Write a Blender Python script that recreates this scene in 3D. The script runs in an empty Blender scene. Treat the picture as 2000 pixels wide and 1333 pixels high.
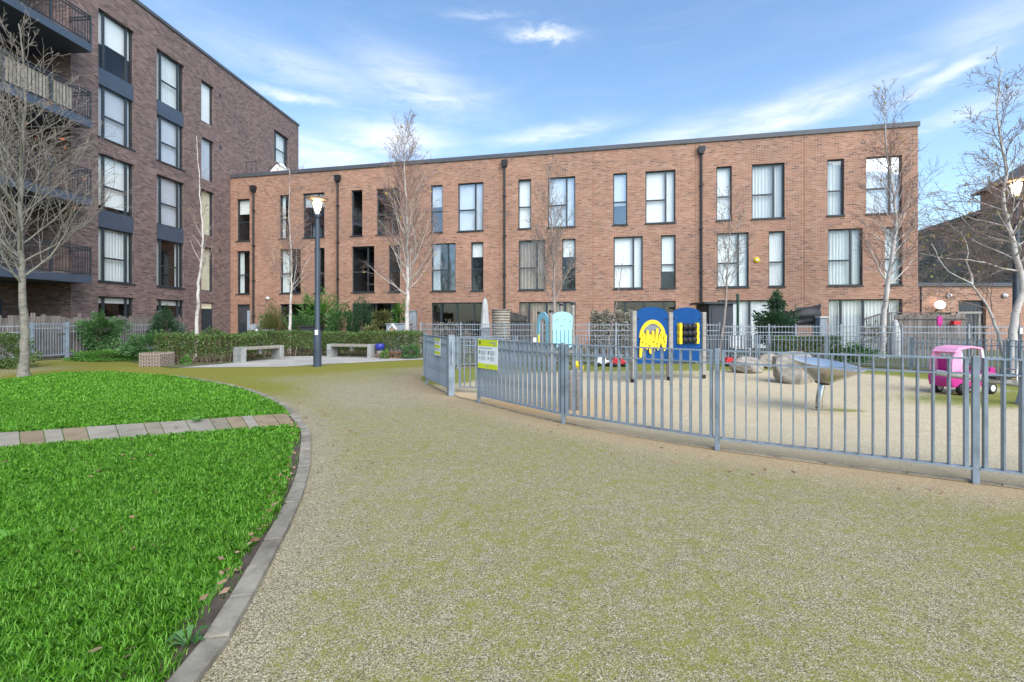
import bpy, bmesh, math, random
import numpy as np
from mathutils import Vector
random.seed(7); RNG = np.random.default_rng(11)
S = bpy.context.scene
COL = S.collection
# ------------------------------------------------------------------ camera
F, CX, HY, EYE = 889.0, 1000.0, 625.0, 1.4          # focal length, centre column and horizon row in photo pixels
cam = bpy.data.cameras.new('camera'); co = bpy.data.objects.new('camera', cam); COL.objects.link(co)
co.location = (0, 0, EYE); co.rotation_euler = (math.radians(90), 0, 0)
cam.sensor_width = 36; cam.lens = 36 * F / 2000; cam.shift_y = -(666.5 - HY) / 2000
cam.clip_start = 0.05; cam.clip_end = 1500
S.camera = co
S.render.resolution_x, S.render.resolution_y = 1024, 682
S.view_settings.view_transform = 'Standard'; S.view_settings.look = 'None'
S.view_settings.exposure = 1.62; S.view_settings.gamma = 1
# ------------------------------------------------------------------ sun and sky
SUN_EL, SUN_AZ = math.radians(42), math.radians(152)  # azimuth from +Y towards +X: behind the camera, to the right
sun = bpy.data.lights.new('sun', 'SUN'); sun.energy = 1.5; sun.angle = math.radians(60); sun.color = (1, .94, .85)
so = bpy.data.objects.new('sun', sun); COL.objects.link(so)
sd = Vector((math.cos(SUN_EL) * math.sin(SUN_AZ), math.cos(SUN_EL) * math.cos(SUN_AZ), math.sin(SUN_EL)))
so.rotation_euler = (-sd).to_track_quat('-Z', 'Y').to_euler(); so.location = (0, -20, 30)
W = bpy.data.worlds.new('World'); S.world = W; W.use_nodes = True
nt = W.node_tree; nt.nodes.clear()
def wn(t, **k):
    n = nt.nodes.new(t)
    for a, b in k.items(): setattr(n, a, b)
    return n
def wm(op, a, b=None, c=None, clamp=False):
    n = wn('ShaderNodeMath', operation=op); n.use_clamp = clamp
    for i, v in enumerate((a, b, c)):
        if v is None: continue
        if isinstance(v, (int, float)): n.inputs[i].default_value = v
        else: nt.links.new(v, n.inputs[i])
    return n.outputs[0]
sky = wn('ShaderNodeTexSky', sky_type='NISHITA'); sky.sun_disc = False
sky.sun_elevation = SUN_EL; sky.sun_rotation = SUN_AZ; sky.air_density = 1.0; sky.dust_density = .6; sky.ozone_density = 2.2
tc = wn('ShaderNodeTexCoord'); sp = wn('ShaderNodeSeparateXYZ'); nt.links.new(tc.outputs['Generated'], sp.inputs[0])
az = wm('ARCTAN2', sp.outputs[0], sp.outputs[1]); el = wm('ARCSINE', sp.outputs[2])
def wnoise(sx, sy, sc, det, dist=0.0, off=0.0):
    c = wn('ShaderNodeCombineXYZ')
    nt.links.new(wm('MULTIPLY', az, sx), c.inputs[0]); nt.links.new(wm('MULTIPLY', el, sy), c.inputs[1]); c.inputs[2].default_value = off
    n = wn('ShaderNodeTexNoise'); n.inputs['Scale'].default_value = sc; n.inputs['Detail'].default_value = det
    n.inputs['Roughness'].default_value = .62; n.inputs['Distortion'].default_value = dist
    nt.links.new(c.outputs[0], n.inputs['Vector']); return n.outputs['Fac']
wisp = wnoise(1.6, 8.0, 3.2, 9, .9); puff = wnoise(3.0, 8.0, 5.5, 8, .5, 3.1)
wob = wm('MULTIPLY', wm('SUBTRACT', puff, .5), .16)
total = None
# wispy clouds where the photograph shows them: direction, half-width, half-height (photo px), tilt, strength, sharpness
for (bx_, by_, sx_, sy_, rot, amp, sharp) in (
        (1058, 66, 50, 11, .05, 1.1, 1), (820, 165, 110, 38, .25, .62, 0), (610, 140, 190, 34, .12, .42, 0),
        (575, 188, 70, 9, .0, .85, 0), (850, 192, 85, 11, -.08, .8, 0), (815, 152, 40, 12, .2, .6, 1), (770, 272, 100, 30, .0, .95, 1), (640, 305, 110, 36, .0, .8, 0),
        (1075, 262, 100, 13, -.1, .75, 0), (1540, 222, 170, 28, -.12, .95, 0), (1330, 262, 110, 22, -.1, .6, 0), (1850, 148, 100, 13, -.32, .85, 0),
        (1790, 138, 60, 10, -.1, .5, 0), (1870, 222, 100, 14, -.16, .75, 0), (940, 30, 60, 6, 0, .3, 0), (1950, 40, 140, 60, -.3, .4, 0)):
    dx, dy = bx_ - CX, HY - by_
    h = math.hypot(dx, F); a0 = math.atan2(dx, F); e0 = math.atan2(dy, h)
    sa = sx_ * F / (h * h); se = sy_ / math.hypot(h, dy) * (h / math.hypot(h, dy))
    da = wm('SUBTRACT', az, a0); de = wm('ADD', wm('SUBTRACT', el, e0), wm('MULTIPLY', wob, .35 if sharp else .2))
    c_, s_ = math.cos(-rot), math.sin(-rot)
    ua = wm('MULTIPLY', wm('ADD', wm('MULTIPLY', da, c_), wm('MULTIPLY', de, s_)), 1 / sa)
    ue = wm('MULTIPLY', wm('SUBTRACT', wm('MULTIPLY', de, c_), wm('MULTIPLY', da, s_)), 1 / se)
    q = wm('ADD', wm('MULTIPLY', ua, ua), wm('MULTIPLY', ue, ue))
    g = wm('MULTIPLY', wm('EXPONENT', wm('MULTIPLY', q, -.7)), amp)
    total = g if total is None else wm('MAXIMUM', total, g)
tex = wm('MULTIPLY', wm('SUBTRACT', wm('ADD', wisp, wm('MULTIPLY', puff, .6)), .42), 2.1, clamp=True)
clo = wm('MULTIPLY', total, wm('ADD', wm('MULTIPLY', tex, .68), .07), clamp=True)
# thin high cloud over the whole sky, thicker towards the horizon all round
veil = wm('MULTIPLY', wm('SUBTRACT', wisp, .47), 1.5, clamp=True)
low = wm('EXPONENT', wm('MULTIPLY', wm('MAXIMUM', el, 0.0), -3.2))
clo = wm('ADD', clo, wm('ADD', wm('MULTIPLY', veil, .10), wm('MULTIPLY', low, .22)), clamp=True)
mx = wn('ShaderNodeMixRGB'); nt.links.new(clo, mx.inputs[0])
hs = wn('ShaderNodeHueSaturation'); hs.inputs['Saturation'].default_value = 1.05; hs.inputs['Value'].default_value = .87
nt.links.new(sky.outputs[0], hs.inputs['Color']); tn = wn('ShaderNodeMixRGB', blend_type='MULTIPLY'); tn.inputs[0].default_value = 1; tn.inputs[2].default_value = (.97, 1.07, 1.08, 1); nt.links.new(hs.outputs[0], tn.inputs[1]); nt.links.new(tn.outputs[0], mx.inputs[1]); mx.inputs[2].default_value = (4.1, 4.2, 4.35, 1)
bg = wn('ShaderNodeBackground'); bg.inputs[1].default_value = .10; nt.links.new(mx.outputs[0], bg.inputs[0])
wo = wn('ShaderNodeOutputWorld'); nt.links.new(bg.outputs[0], wo.inputs[0])

# ------------------------------------------------------------------ photo pixel -> place
def at(x, y, Y): return Vector(((x - CX) * Y / F, Y, EYE - (y - HY) * Y / F))
def g(x, y):                                        # pixel on the flat ground
    Y = EYE * F / (y - HY); return Vector(((x - CX) * Y / F, Y, 0))

# ------------------------------------------------------------------ materials
def newmat(name):
    m = bpy.data.materials.new(name); m.use_nodes = True
    t = m.node_tree; b = t.nodes['Principled BSDF']; return m, t, b
def lk(t, a, b): t.links.new(a, b)
def nd(t, ty, **k):
    n = t.nodes.new(ty)
    for a, b in k.items(): setattr(n, a, b)
    return n
def noise(t, vec, scale, det=5, rough=.6, dist=0):
    n = nd(t, 'ShaderNodeTexNoise'); n.inputs['Scale'].default_value = scale; n.inputs['Detail'].default_value = det
    n.inputs['Roughness'].default_value = rough; n.inputs['Distortion'].default_value = dist
    if vec is not None: lk(t, vec, n.inputs['Vector'])
    return n
def ramp(t, fac, stops):
    r = nd(t, 'ShaderNodeValToRGB'); e = r.color_ramp.elements
    while len(e) < len(stops): e.new(.5)
    for q, (p, c) in zip(e, stops): q.position = p; q.color = (*c, 1) if len(c) == 3 else c
    lk(t, fac, r.inputs[0]); return r.outputs[0]
def mixc(t, fac, a, b, mode='MIX'):
    n = nd(t, 'ShaderNodeMixRGB', blend_type=mode)
    for i, v in zip((0, 1, 2), (fac, a, b)):
        if isinstance(v, (int, float)): n.inputs[i].default_value = v
        elif isinstance(v, tuple): n.inputs[i].default_value = (*v, 1)
        else: lk(t, v, n.inputs[i])
    return n.outputs[0]
def math_(t, op, a, b=0.0, clamp=False):
    n = nd(t, 'ShaderNodeMath', operation=op); n.use_clamp = clamp
    for i, v in enumerate((a, b)):
        if isinstance(v, (int, float)): n.inputs[i].default_value = v
        else: lk(t, v, n.inputs[i])
    return n.outputs[0]
def bump(t, b, h, st, dist=.01):
    n = nd(t, 'ShaderNodeBump'); n.inputs['Strength'].default_value = st; n.inputs['Distance'].default_value = dist
    lk(t, h, n.inputs['Height']); lk(t, n.outputs[0], b.inputs['Normal'])
def sc(c, k): return tuple(min(1, v * k) for v in c)
def mat(name, c, rough=.6, var=.18, scale=6, bmp=0.0, metal=0.0, stretch=None, c2=None, spec=.4, fine=None, objvar=0.0):
    """a plain surface with mottling, a little roughness variation and fine relief"""
    m, t, b = newmat(name); o = nd(t, 'ShaderNodeTexCoord').outputs['Object']
    if stretch:
        mp = nd(t, 'ShaderNodeMapping'); mp.inputs['Scale'].default_value = stretch; lk(t, o, mp.inputs[0]); o = mp.outputs[0]
    n = noise(t, o, scale, 6); lo = c2 or sc(c, 1 - var * 1.6); hi = sc(c, 1 + var)
    col = ramp(t, n.outputs['Fac'], [(.28, lo), (.5, c), (.74, hi)])
    if objvar:
        oi = nd(t, 'ShaderNodeObjectInfo'); col = mixc(t, 1.0, col, ramp(t, oi.outputs['Random'], [(0, (1-objvar,)*3), (1, (1.0,)*3)]), 'MULTIPLY')
    lk(t, col, b.inputs['Base Color'])
    lk(t, math_(t, 'ADD', math_(t, 'MULTIPLY', n.outputs['Fac'], .25), rough - .12, True), b.inputs['Roughness'])
    b.inputs['Metallic'].default_value = metal; b.inputs['Specular IOR Level'].default_value = spec
    if bmp:
        n2 = noise(t, o, fine or scale * 9, 4); bump(t, b, n2.outputs['Fac'], bmp, .006)
    return m
def brick(name, stops, mortar, bmp=.5):
    m, t, b = newmat(name); uv = nd(t, 'ShaderNodeTexCoord').outputs['UV']
    nz = noise(t, uv, 1.1, 4)
    br = nd(t, 'ShaderNodeTexBrick'); lk(t, uv, br.inputs['Vector'])
    br.offset = .5; br.inputs['Scale'].default_value = 1; br.inputs['Brick Width'].default_value = .225; br.inputs['Row Height'].default_value = .075
    br.inputs['Mortar Size'].default_value = .0085; br.inputs['Mortar Smooth'].default_value = .15; br.inputs['Bias'].default_value = 0
    br.inputs['Color1'].default_value = (0, 0, 0, 1); br.inputs['Color2'].default_value = (1, 1, 1, 1); br.inputs['Mortar'].default_value = (.5, .5, .5, 1)
    tone = ramp(t, br.outputs['Color'], stops)
    big = noise(t, uv, .35, 3); gr = noise(t, uv, 60, 4)
    tone = mixc(t, .55, tone, ramp(t, big.outputs['Fac'], [(.3, (.36, .36, .38)), (.7, (.66, .62, .6))]), 'OVERLAY')
    tone = mixc(t, .5, tone, ramp(t, gr.outputs['Fac'], [(.25, (.38, .38, .38)), (.75, (.62, .62, .62))]), 'OVERLAY')
    # weathering: streaks and pale bloom
    mp = nd(t, 'ShaderNodeMapping'); mp.inputs['Scale'].default_value = (2.2, .25, 1); lk(t, uv, mp.inputs[0])
    st = noise(t, mp.outputs[0], 2.0, 5)
    tone = mixc(t, math_(t, 'MULTIPLY', math_(t, 'SUBTRACT', st.outputs['Fac'], .52, True), 1.1, True), tone, sc(mortar, .9))
    col = mixc(t, br.outputs['Fac'], tone, mortar)
    lk(t, col, b.inputs['Base Color']); b.inputs['Roughness'].default_value = .88; b.inputs['Specular IOR Level'].default_value = .25
    h = math_(t, 'SUBTRACT', math_(t, 'MULTIPLY', gr.outputs['Fac'], .35), br.outputs['Fac'])
    bump(t, b, h, bmp, .012); return m
def glass(name, tint=(.97, .98, .98), refl=.035):
    m, t, b = newmat(name); t.nodes.remove(b)
    o = t.nodes['Material Output']; tr = nd(t, 'ShaderNodeBsdfTransparent'); tr.inputs[0].default_value = (*tint, 1)
    gl = nd(t, 'ShaderNodeBsdfGlossy'); gl.inputs['Roughness'].default_value = .015; gl.inputs[0].default_value = (.95, .97, 1, 1)
    oc = nd(t, 'ShaderNodeTexCoord').outputs['Object']; nz = noise(t, oc, .9, 2)
    bp = nd(t, 'ShaderNodeBump'); bp.inputs['Strength'].default_value = .05; bp.inputs['Distance'].default_value = .03
    lk(t, nz.outputs['Fac'], bp.inputs['Height']); lk(t, bp.outputs[0], gl.inputs['Normal'])
    fr = nd(t, 'ShaderNodeLayerWeight'); fr.inputs['Blend'].default_value = .5
    fac = math_(t, 'ADD', math_(t, 'MULTIPLY', math_(t, 'POWER', fr.outputs['Facing'], 5.0), .9), refl, True)
    mx_ = nd(t, 'ShaderNodeMixShader'); lk(t, fac, mx_.inputs[0]); lk(t, tr.outputs[0], mx_.inputs[1]); lk(t, gl.outputs[0], mx_.inputs[2])
    lk(t, mx_.outputs[0], o.inputs['Surface']); return m
def leafmat(name, stops, rough=.5, trans=.25, nsc=1.6, wi=.62, wn_=.9):
    m, t, b = newmat(name); ge = nd(t, 'ShaderNodeNewGeometry')
    o = nd(t, 'ShaderNodeTexCoord').outputs['Object']; n = noise(t, o, nsc, 4)
    f = math_(t, 'ADD', math_(t, 'MULTIPLY', ge.outputs['Random Per Island'], wi), math_(t, 'MULTIPLY', math_(t, 'SUBTRACT', n.outputs['Fac'], .3), wn_), True)
    col = ramp(t, f, stops); lk(t, col, b.inputs['Base Color'])
    b.inputs['Roughness'].default_value = rough; b.inputs['Specular IOR Level'].default_value = .35
    if trans:
        tl = nd(t, 'ShaderNodeBsdfTranslucent'); lk(t, col, tl.inputs[0]); mx_ = nd(t, 'ShaderNodeMixShader'); mx_.inputs[0].default_value = trans
        lk(t, b.outputs[0], mx_.inputs[1]); lk(t, tl.outputs[0], mx_.inputs[2]); lk(t, mx_.outputs[0], t.nodes['Material Output'].inputs['Surface'])
    return m
def emit(name, c, st):
    m, t, b = newmat(name); b.inputs['Base Color'].default_value = (*c, 1); b.inputs['Emission Color'].default_value = (*c, 1)
    b.inputs['Emission Strength'].default_value = st; b.inputs['Roughness'].default_value = .3; return m

M = {}
M['brick'] = brick('terrace_brick', [(.0, (.17, .10, .08)), (.07, (.275, .142, .097)), (.25, (.335, .166, .108)), (.7, (.38, .194, .127)), (1, (.44, .255, .18))], (.43, .34, .275))
M['brick_dark'] = brick('tower_brick', [(.0, (.09, .062, .06)), (.25, (.15, .099, .092)), (.65, (.188, .126, .115)), (1, (.255, .178, .162))], (.21, .17, .16))
M['brick_lintel'] = mat('red_brick_band', (.34, .15, .09), .85, .2, 9, .3)
M['frame'] = mat('anthracite_frame', (.035, .045, .055), .42, .1, 3)
M['frame_blue'] = mat('slate_blue_metal', (.06, .08, .115), .4, .12, 2)
M['coping'] = mat('grey_coping', (.085, .09, .105), .5, .15, 2)
M['pipe'] = mat('black_downpipe', (.02, .022, .026), .45, .15, 4)
M['glass'] = glass('window_glass')
M['glass_clear'] = glass('reflecting_glass', (.93, .95, .97), .13)
M['blind'] = mat('white_blind', (.88, .89, .88), .8, .04, 2)
M['curtain'] = mat('pale_curtain', (.66, .70, .70), .9, .08, 3, stretch=(9, 9, .4))
M['curtain_tan'] = mat('tan_vertical_blind', (.34, .27, .22), .9, .2, 3, stretch=(9, 9, .4))
M['warm_blind'] = mat('cream_blind', (.78, .70, .52), .85, .08, 3)
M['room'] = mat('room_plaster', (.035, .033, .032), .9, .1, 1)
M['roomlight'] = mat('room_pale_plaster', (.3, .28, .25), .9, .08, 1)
M['fence'] = mat('galvanised_blue_grey_paint', (.235, .278, .325), .45, .22, 5, .12, .12, spec=.5)
M['fence_far'] = mat('grey_railing_paint', (.30, .33, .37), .5, .15, 5)
M['lamp_post'] = mat('dark_slate_post', (.045, .062, .085), .4, .15, 3, .05)
M['lamp_glass'] = glass('lamp_bowl_glass', (.93, .93, .9), .1)
M['lamp_lit'] = emit('lit_lamp', (1, .85, .58), 9)
M['lamp_white'] = emit('lit_globe', (1, .96, .86), 1.0)
M['kerb'] = mat('granite_kerb', (.29, .258, .20), .9, .30, 9, .8, fine=130, objvar=.3)
M['slab_grey'] = mat('grey_flagstone', (.33, .29, .225), .85, .18, 3.5, .3, fine=90, objvar=.22)
M['slab_tan'] = mat('tan_flagstone', (.30, .225, .14), .85, .18, 3.5, .3, fine=90, objvar=.22)
M['slab_beige'] = mat('beige_flagstone', (.31, .265, .19), .85, .18, 3.5, .3, fine=90, objvar=.22)
M['concrete'] = mat('weathered_concrete', (.30, .30, .285), .88, .22, 5, .4)
M['timber_grey'] = mat('silvered_timber', (.30, .275, .25), .85, .22, 4, .4, stretch=(1, 1, 6))
M['timber_bench'] = mat('weathered_bench_slat', (.27, .24, .20), .85, .25, 4, .4, stretch=(6, 6, 6))
M['board'] = mat('old_fence_board', (.25, .215, .195), .9, .3, 3.0, .4, stretch=(7, 7, .6), objvar=.35)
M['wood_brown'] = mat('brown_timber', (.30, .20, .13), .8, .25, 3.0, .4, stretch=(7, 7, .6))
M['steel'] = mat('brushed_steel', (.50, .48, .44), .24, .07, 3, .05, 1.0)
M['rock'] = mat('granite_boulder', (.31, .275, .23), .9, .42, 5.5, 1.0, fine=22, c2=(.12, .105, .085))
M['blue'] = mat('blue_play_board', (.007, .062, .215), .5, .12, 2.5, spec=.15)
M['yellow'] = mat('yellow_play_plastic', (.78, .55, .02), .45, .08, 5)
M['sky_blue'] = mat('pale_blue_play_board', (.33, .66, .80), .45, .08, 3)
M['grey_panel'] = mat('grey_play_panel', (.19, .20, .23), .5, .1, 5)
M['black'] = mat('black_rubber', (.015, .015, .016), .55, .2, 6)
M['pink'] = mat('pale_pink_plastic', (.80, .34, .52), .4, .07, 3)
M['magenta'] = mat('magenta_plastic', (.52, .03, .25), .4, .08, 3)
M['white'] = mat('white_plastic', (.74, .74, .73), .5, .06, 4)
M['red'] = mat('red_plastic', (.55, .03, .04), .4, .1, 4)
M['sign_yellow'] = mat('lime_sign_vinyl', (.60, .66, .02), .45, .05, 3)
M['sign_white'] = mat('white_sign_vinyl', (.78, .78, .80), .45, .03, 3)
M['sign_ink'] = mat('sign_ink_grey', (.32, .33, .36), .6, .1, 30)
M['sign_dark'] = mat('sign_ink_dark', (.16, .19, .05), .6, .1, 30)
M['cloth_white'] = mat('parasol_canvas', (.50, .50, .49), .9, .1, 5, .2)
M['cloth_black'] = mat('black_tarpaulin', (.028, .03, .036), .6, .2, 4, .2)
M['shed_grey'] = mat('charcoal_shed', (.055, .06, .07), .65, .15, 3)
M['wicker'] = mat('woven_willow', (.34, .27, .22), .9, .3, 10, .6, stretch=(4, 4, 14))
M['bamboo'] = mat('bleached_slat', (.38, .335, .28), .85, .2, 6, .3)
M['soil'] = mat('bare_soil', (.085, .065, .048), .95, .35, 7, .8, fine=80)
M['bark_grey'] = mat('grey_tree_bark', (.215, .195, .165), .9, .32, 9, 1.0, stretch=(1, 1, 2.2), c2=(.10, .09, .07), fine=34)
M['bark_twig'] = mat('brown_twig_bark', (.27, .185, .155), .85, .25, 6)
M['bark_twig_grey'] = mat('grey_twig_bark', (.24, .205, .175), .85, .25, 6)
M['bark_thin'] = mat('young_trunk_bark', (.33, .265, .235), .85, .2, 6, .4)
M['dead_leaf'] = leafmat('fallen_leaf', [(0, (.11, .05, .03)), (.4, (.25, .13, .075)), (.75, (.38, .24, .17)), (1, (.30, .09, .04))], .8, .1)
M['leaf_yellow'] = leafmat('last_yellow_leaf', [(0, (.38, .25, .04)), (1, (.52, .42, .09))], .6, .3)
M['leaf_orange'] = leafmat('last_orange_leaf', [(0, (.40, .10, .04)), (1, (.55, .18, .06))], .6, .3)
M['hedge'] = leafmat('hedge_leaf', [(0, (.04, .06, .018)), (.4, (.10, .165, .045)), (.75, (.16, .255, .07)), (1, (.24, .30, .12))])
M['hedge_dry'] = leafmat('hedge_inner_leaf', [(0, (.08, .055, .03)), (.45, (.20, .145, .075)), (1, (.25, .26, .10))])
M['shrub'] = leafmat('shrub_leaf', [(0, (.03, .065, .025)), (.45, (.075, .18, .055)), (1, (.18, .34, .11))])
M['shrub_dark'] = leafmat('conifer_leaf', [(0, (.02, .045, .026)), (.5, (.05, .115, .055)), (1, (.12, .20, .10))])
M['shrub_bright'] = leafmat('bright_shrub_leaf', [(0, (.045, .11, .02)), (.5, (.10, .26, .04)), (1, (.20, .36, .08))])
M['bamboo_leaf'] = leafmat('bamboo_leaf', [(0, (.09, .085, .03)), (.5, (.16, .17, .055)), (1, (.26, .27, .10))])
M['ivy_grey'] = leafmat('dry_creeper', [(0, (.16, .145, .115)), (.5, (.36, .33, .26)), (.8, (.48, .44, .35)), (1, (.46, .47, .26))])
M['grass'] = leafmat('grass_blade', [(0, (.085, .22, .018)), (.3, (.165, .43, .028)), (.65, (.235, .55, .05)), (.90, (.32, .58, .13)), (.95, (.42, .50, .20)), (1, (.58, .50, .28))], .42, .42, 2.2, .80, .42)
M['grass_soil'] = mat('lawn_thatch', (.11, .27, .035), .95, .35, 14, .5, c2=(.10, .15, .035))
def birchmat():
    m, t, b = newmat('white_birch_bark'); o = nd(t, 'ShaderNodeTexCoord').outputs['Object']
    mp = nd(t, 'ShaderNodeMapping'); mp.inputs['Scale'].default_value = (6, 6, 17); lk(t, o, mp.inputs[0])
    a = noise(t, mp.outputs[0], 1.0, 5, .65); c = noise(t, o, 3.5, 5)
    col = ramp(t, c.outputs['Fac'], [(.25, (.34, .28, .24)), (.5, (.56, .51, .47)), (.75, (.66, .63, .60))])
    mk = ramp(t, a.outputs['Fac'], [(.33, (1, 1, 1)), (.40, (0, 0, 0))])
    lk(t, mixc(t, mk, col, (.06, .048, .042)), b.inputs['Base Color']); b.inputs['Roughness'].default_value = .8
    bump(t, b, c.outputs['Fac'], .4, .01); return m
M['birch'] = birchmat()
def resin(name, grains, moss_lo, moss_hi, tan=(.50, .33, .17)):
    """bound-gravel surface: fine stones, moss where the vertex field 'moss' is high, tan rubber where 'tan' is high"""
    m, t, b = newmat(name); o = nd(t, 'ShaderNodeTexCoord').outputs['Object']
    vo = nd(t, 'ShaderNodeTexVoronoi'); vo.inputs['Scale'].default_value = 190; lk(t, o, vo.inputs['Vector'])
    hsv = nd(t, 'ShaderNodeSeparateColor'); lk(t, vo.outputs['Color'], hsv.inputs[0])
    col = ramp(t, hsv.outputs[0], grains)
    crev = ramp(t, vo.outputs['Distance'], [(.30, (1, 1, 1)), (.75, (.34, .33, .27))])
    col = mixc(t, .8, col, crev, 'MULTIPLY')
    b1 = noise(t, o, .55, 4); b2 = noise(t, o, 3.2, 6, .7); b3 = noise(t, o, 55, 5, .8); b4 = noise(t, o, 11, 6, .75)
    col = mixc(t, .5, col, ramp(t, b2.outputs['Fac'], [(.3, (.40, .40, .40)), (.7, (.60, .58, .56))]), 'OVERLAY')
    at_ = nd(t, 'ShaderNodeAttribute'); at_.attribute_name = 'moss'
    s = math_(t, 'ADD', math_(t, 'MULTIPLY', b1.outputs['Fac'], .25), math_(t, 'MULTIPLY', b2.outputs['Fac'], .22))
    s = math_(t, 'ADD', s, math_(t, 'MULTIPLY', b3.outputs['Fac'], .75)); s = math_(t, 'ADD', s, math_(t, 'MULTIPLY', b4.outputs['Fac'], .62))
    k = math_(t, 'MULTIPLY', math_(t, 'SUBTRACT', math_(t, 'ADD', s, math_(t, 'MULTIPLY', at_.outputs['Fac'], .72)), 1.215), 5.0, True)
    ta = nd(t, 'ShaderNodeAttribute'); ta.attribute_name = 'tan'
    col = mixc(t, math_(t, 'MULTIPLY', ta.outputs['Fac'], .8), col, tan)
    mcol = ramp(t, math_(t, 'ADD', math_(t, 'MULTIPLY', b3.outputs['Fac'], .5), math_(t, 'MULTIPLY', b4.outputs['Fac'], .5)), [(.3, moss_lo), (.7, moss_hi)])
    col = mixc(t, math_(t, 'MULTIPLY', k, .9), col, mcol)
    lk(t, col, b.inputs['Base Color']); b.inputs['Roughness'].default_value = .92; b.inputs['Specular IOR Level'].default_value = .2
    bump(t, b, math_(t, 'ADD', math_(t, 'MULTIPLY', vo.outputs['Distance'], -.6), math_(t, 'MULTIPLY', b3.outputs['Fac'], .8)), .8, .004)
    return m
M['path'] = resin('mossy_resin_gravel', [(0, (.13, .105, .062)), (.25, (.30, .255, .155)), (.6, (.45, .39, .25)), (.9, (.60, .54, .385)), (1, (.72, .67, .53))], (.13, .135, .010), (.255, .245, .03))
M['play'] = resin('sandy_play_surface', [(0, (.44, .34, .21)), (.3, (.65, .54, .36)), (.7, (.77, .665, .475)), (1, (.86, .78, .62))], (.10, .125, .010), (.22, .25, .025), (.55, .36, .17))
def plaza_mat():
    m, t, b = newmat('pale_plaza_paving'); o = nd(t, 'ShaderNodeTexCoord').outputs['Object']
    mp = nd(t, 'ShaderNodeMapping'); mp.inputs['Rotation'].default_value = (0, 0, .25); lk(t, o, mp.inputs[0])
    br = nd(t, 'ShaderNodeTexBrick'); lk(t, mp.outputs[0], br.inputs['Vector']); br.inputs['Scale'].default_value = 1
    br.inputs['Brick Width'].default_value = .6; br.inputs['Row Height'].default_value = .3; br.inputs['Mortar Size'].default_value = .006
    br.inputs['Color1'].default_value = (.36, .345, .32, 1); br.inputs['Color2'].default_value = (.46, .44, .41, 1); br.inputs['Mortar'].default_value = (.2, .19, .17, 1)
    n = noise(t, o, 4, 6); lk(t, mixc(t, .4, br.outputs['Color'], ramp(t, n.outputs['Fac'], [(.3, (.38, .38, .34)), (.7, (.6, .6, .6))]), 'OVERLAY'), b.inputs['Base Color'])
    b.inputs['Roughness'].default_value = .85; return m
M['plaza'] = plaza_mat()
M['slate'] = mat('old_slate_roof', (.15, .138, .125), .8, .25, 4, .5)
M['garden'] = mat('garden_soil_and_grass', (.10, .11, .045), .95, .4, 1.5, .5, c2=(.10, .075, .055))
M['creeper_wall'] = mat('creeper_covered_wall', (.50, .45, .37), .95, .35, 3, .8)
M['steel_bright'] = mat('sky_brightened_steel', (.86, .85, .83), .38, .04, 3, .03, 1.0)  # inside of the dish: same steel, sky reflection brightened into its colour
M['blind_sky_tint'] = mat('sky_tinted_blind', (.56, .585, .64), .8, .05, 2)  # tower blinds: lilac-grey sky reflection of the panes put into the blind colour
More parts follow.
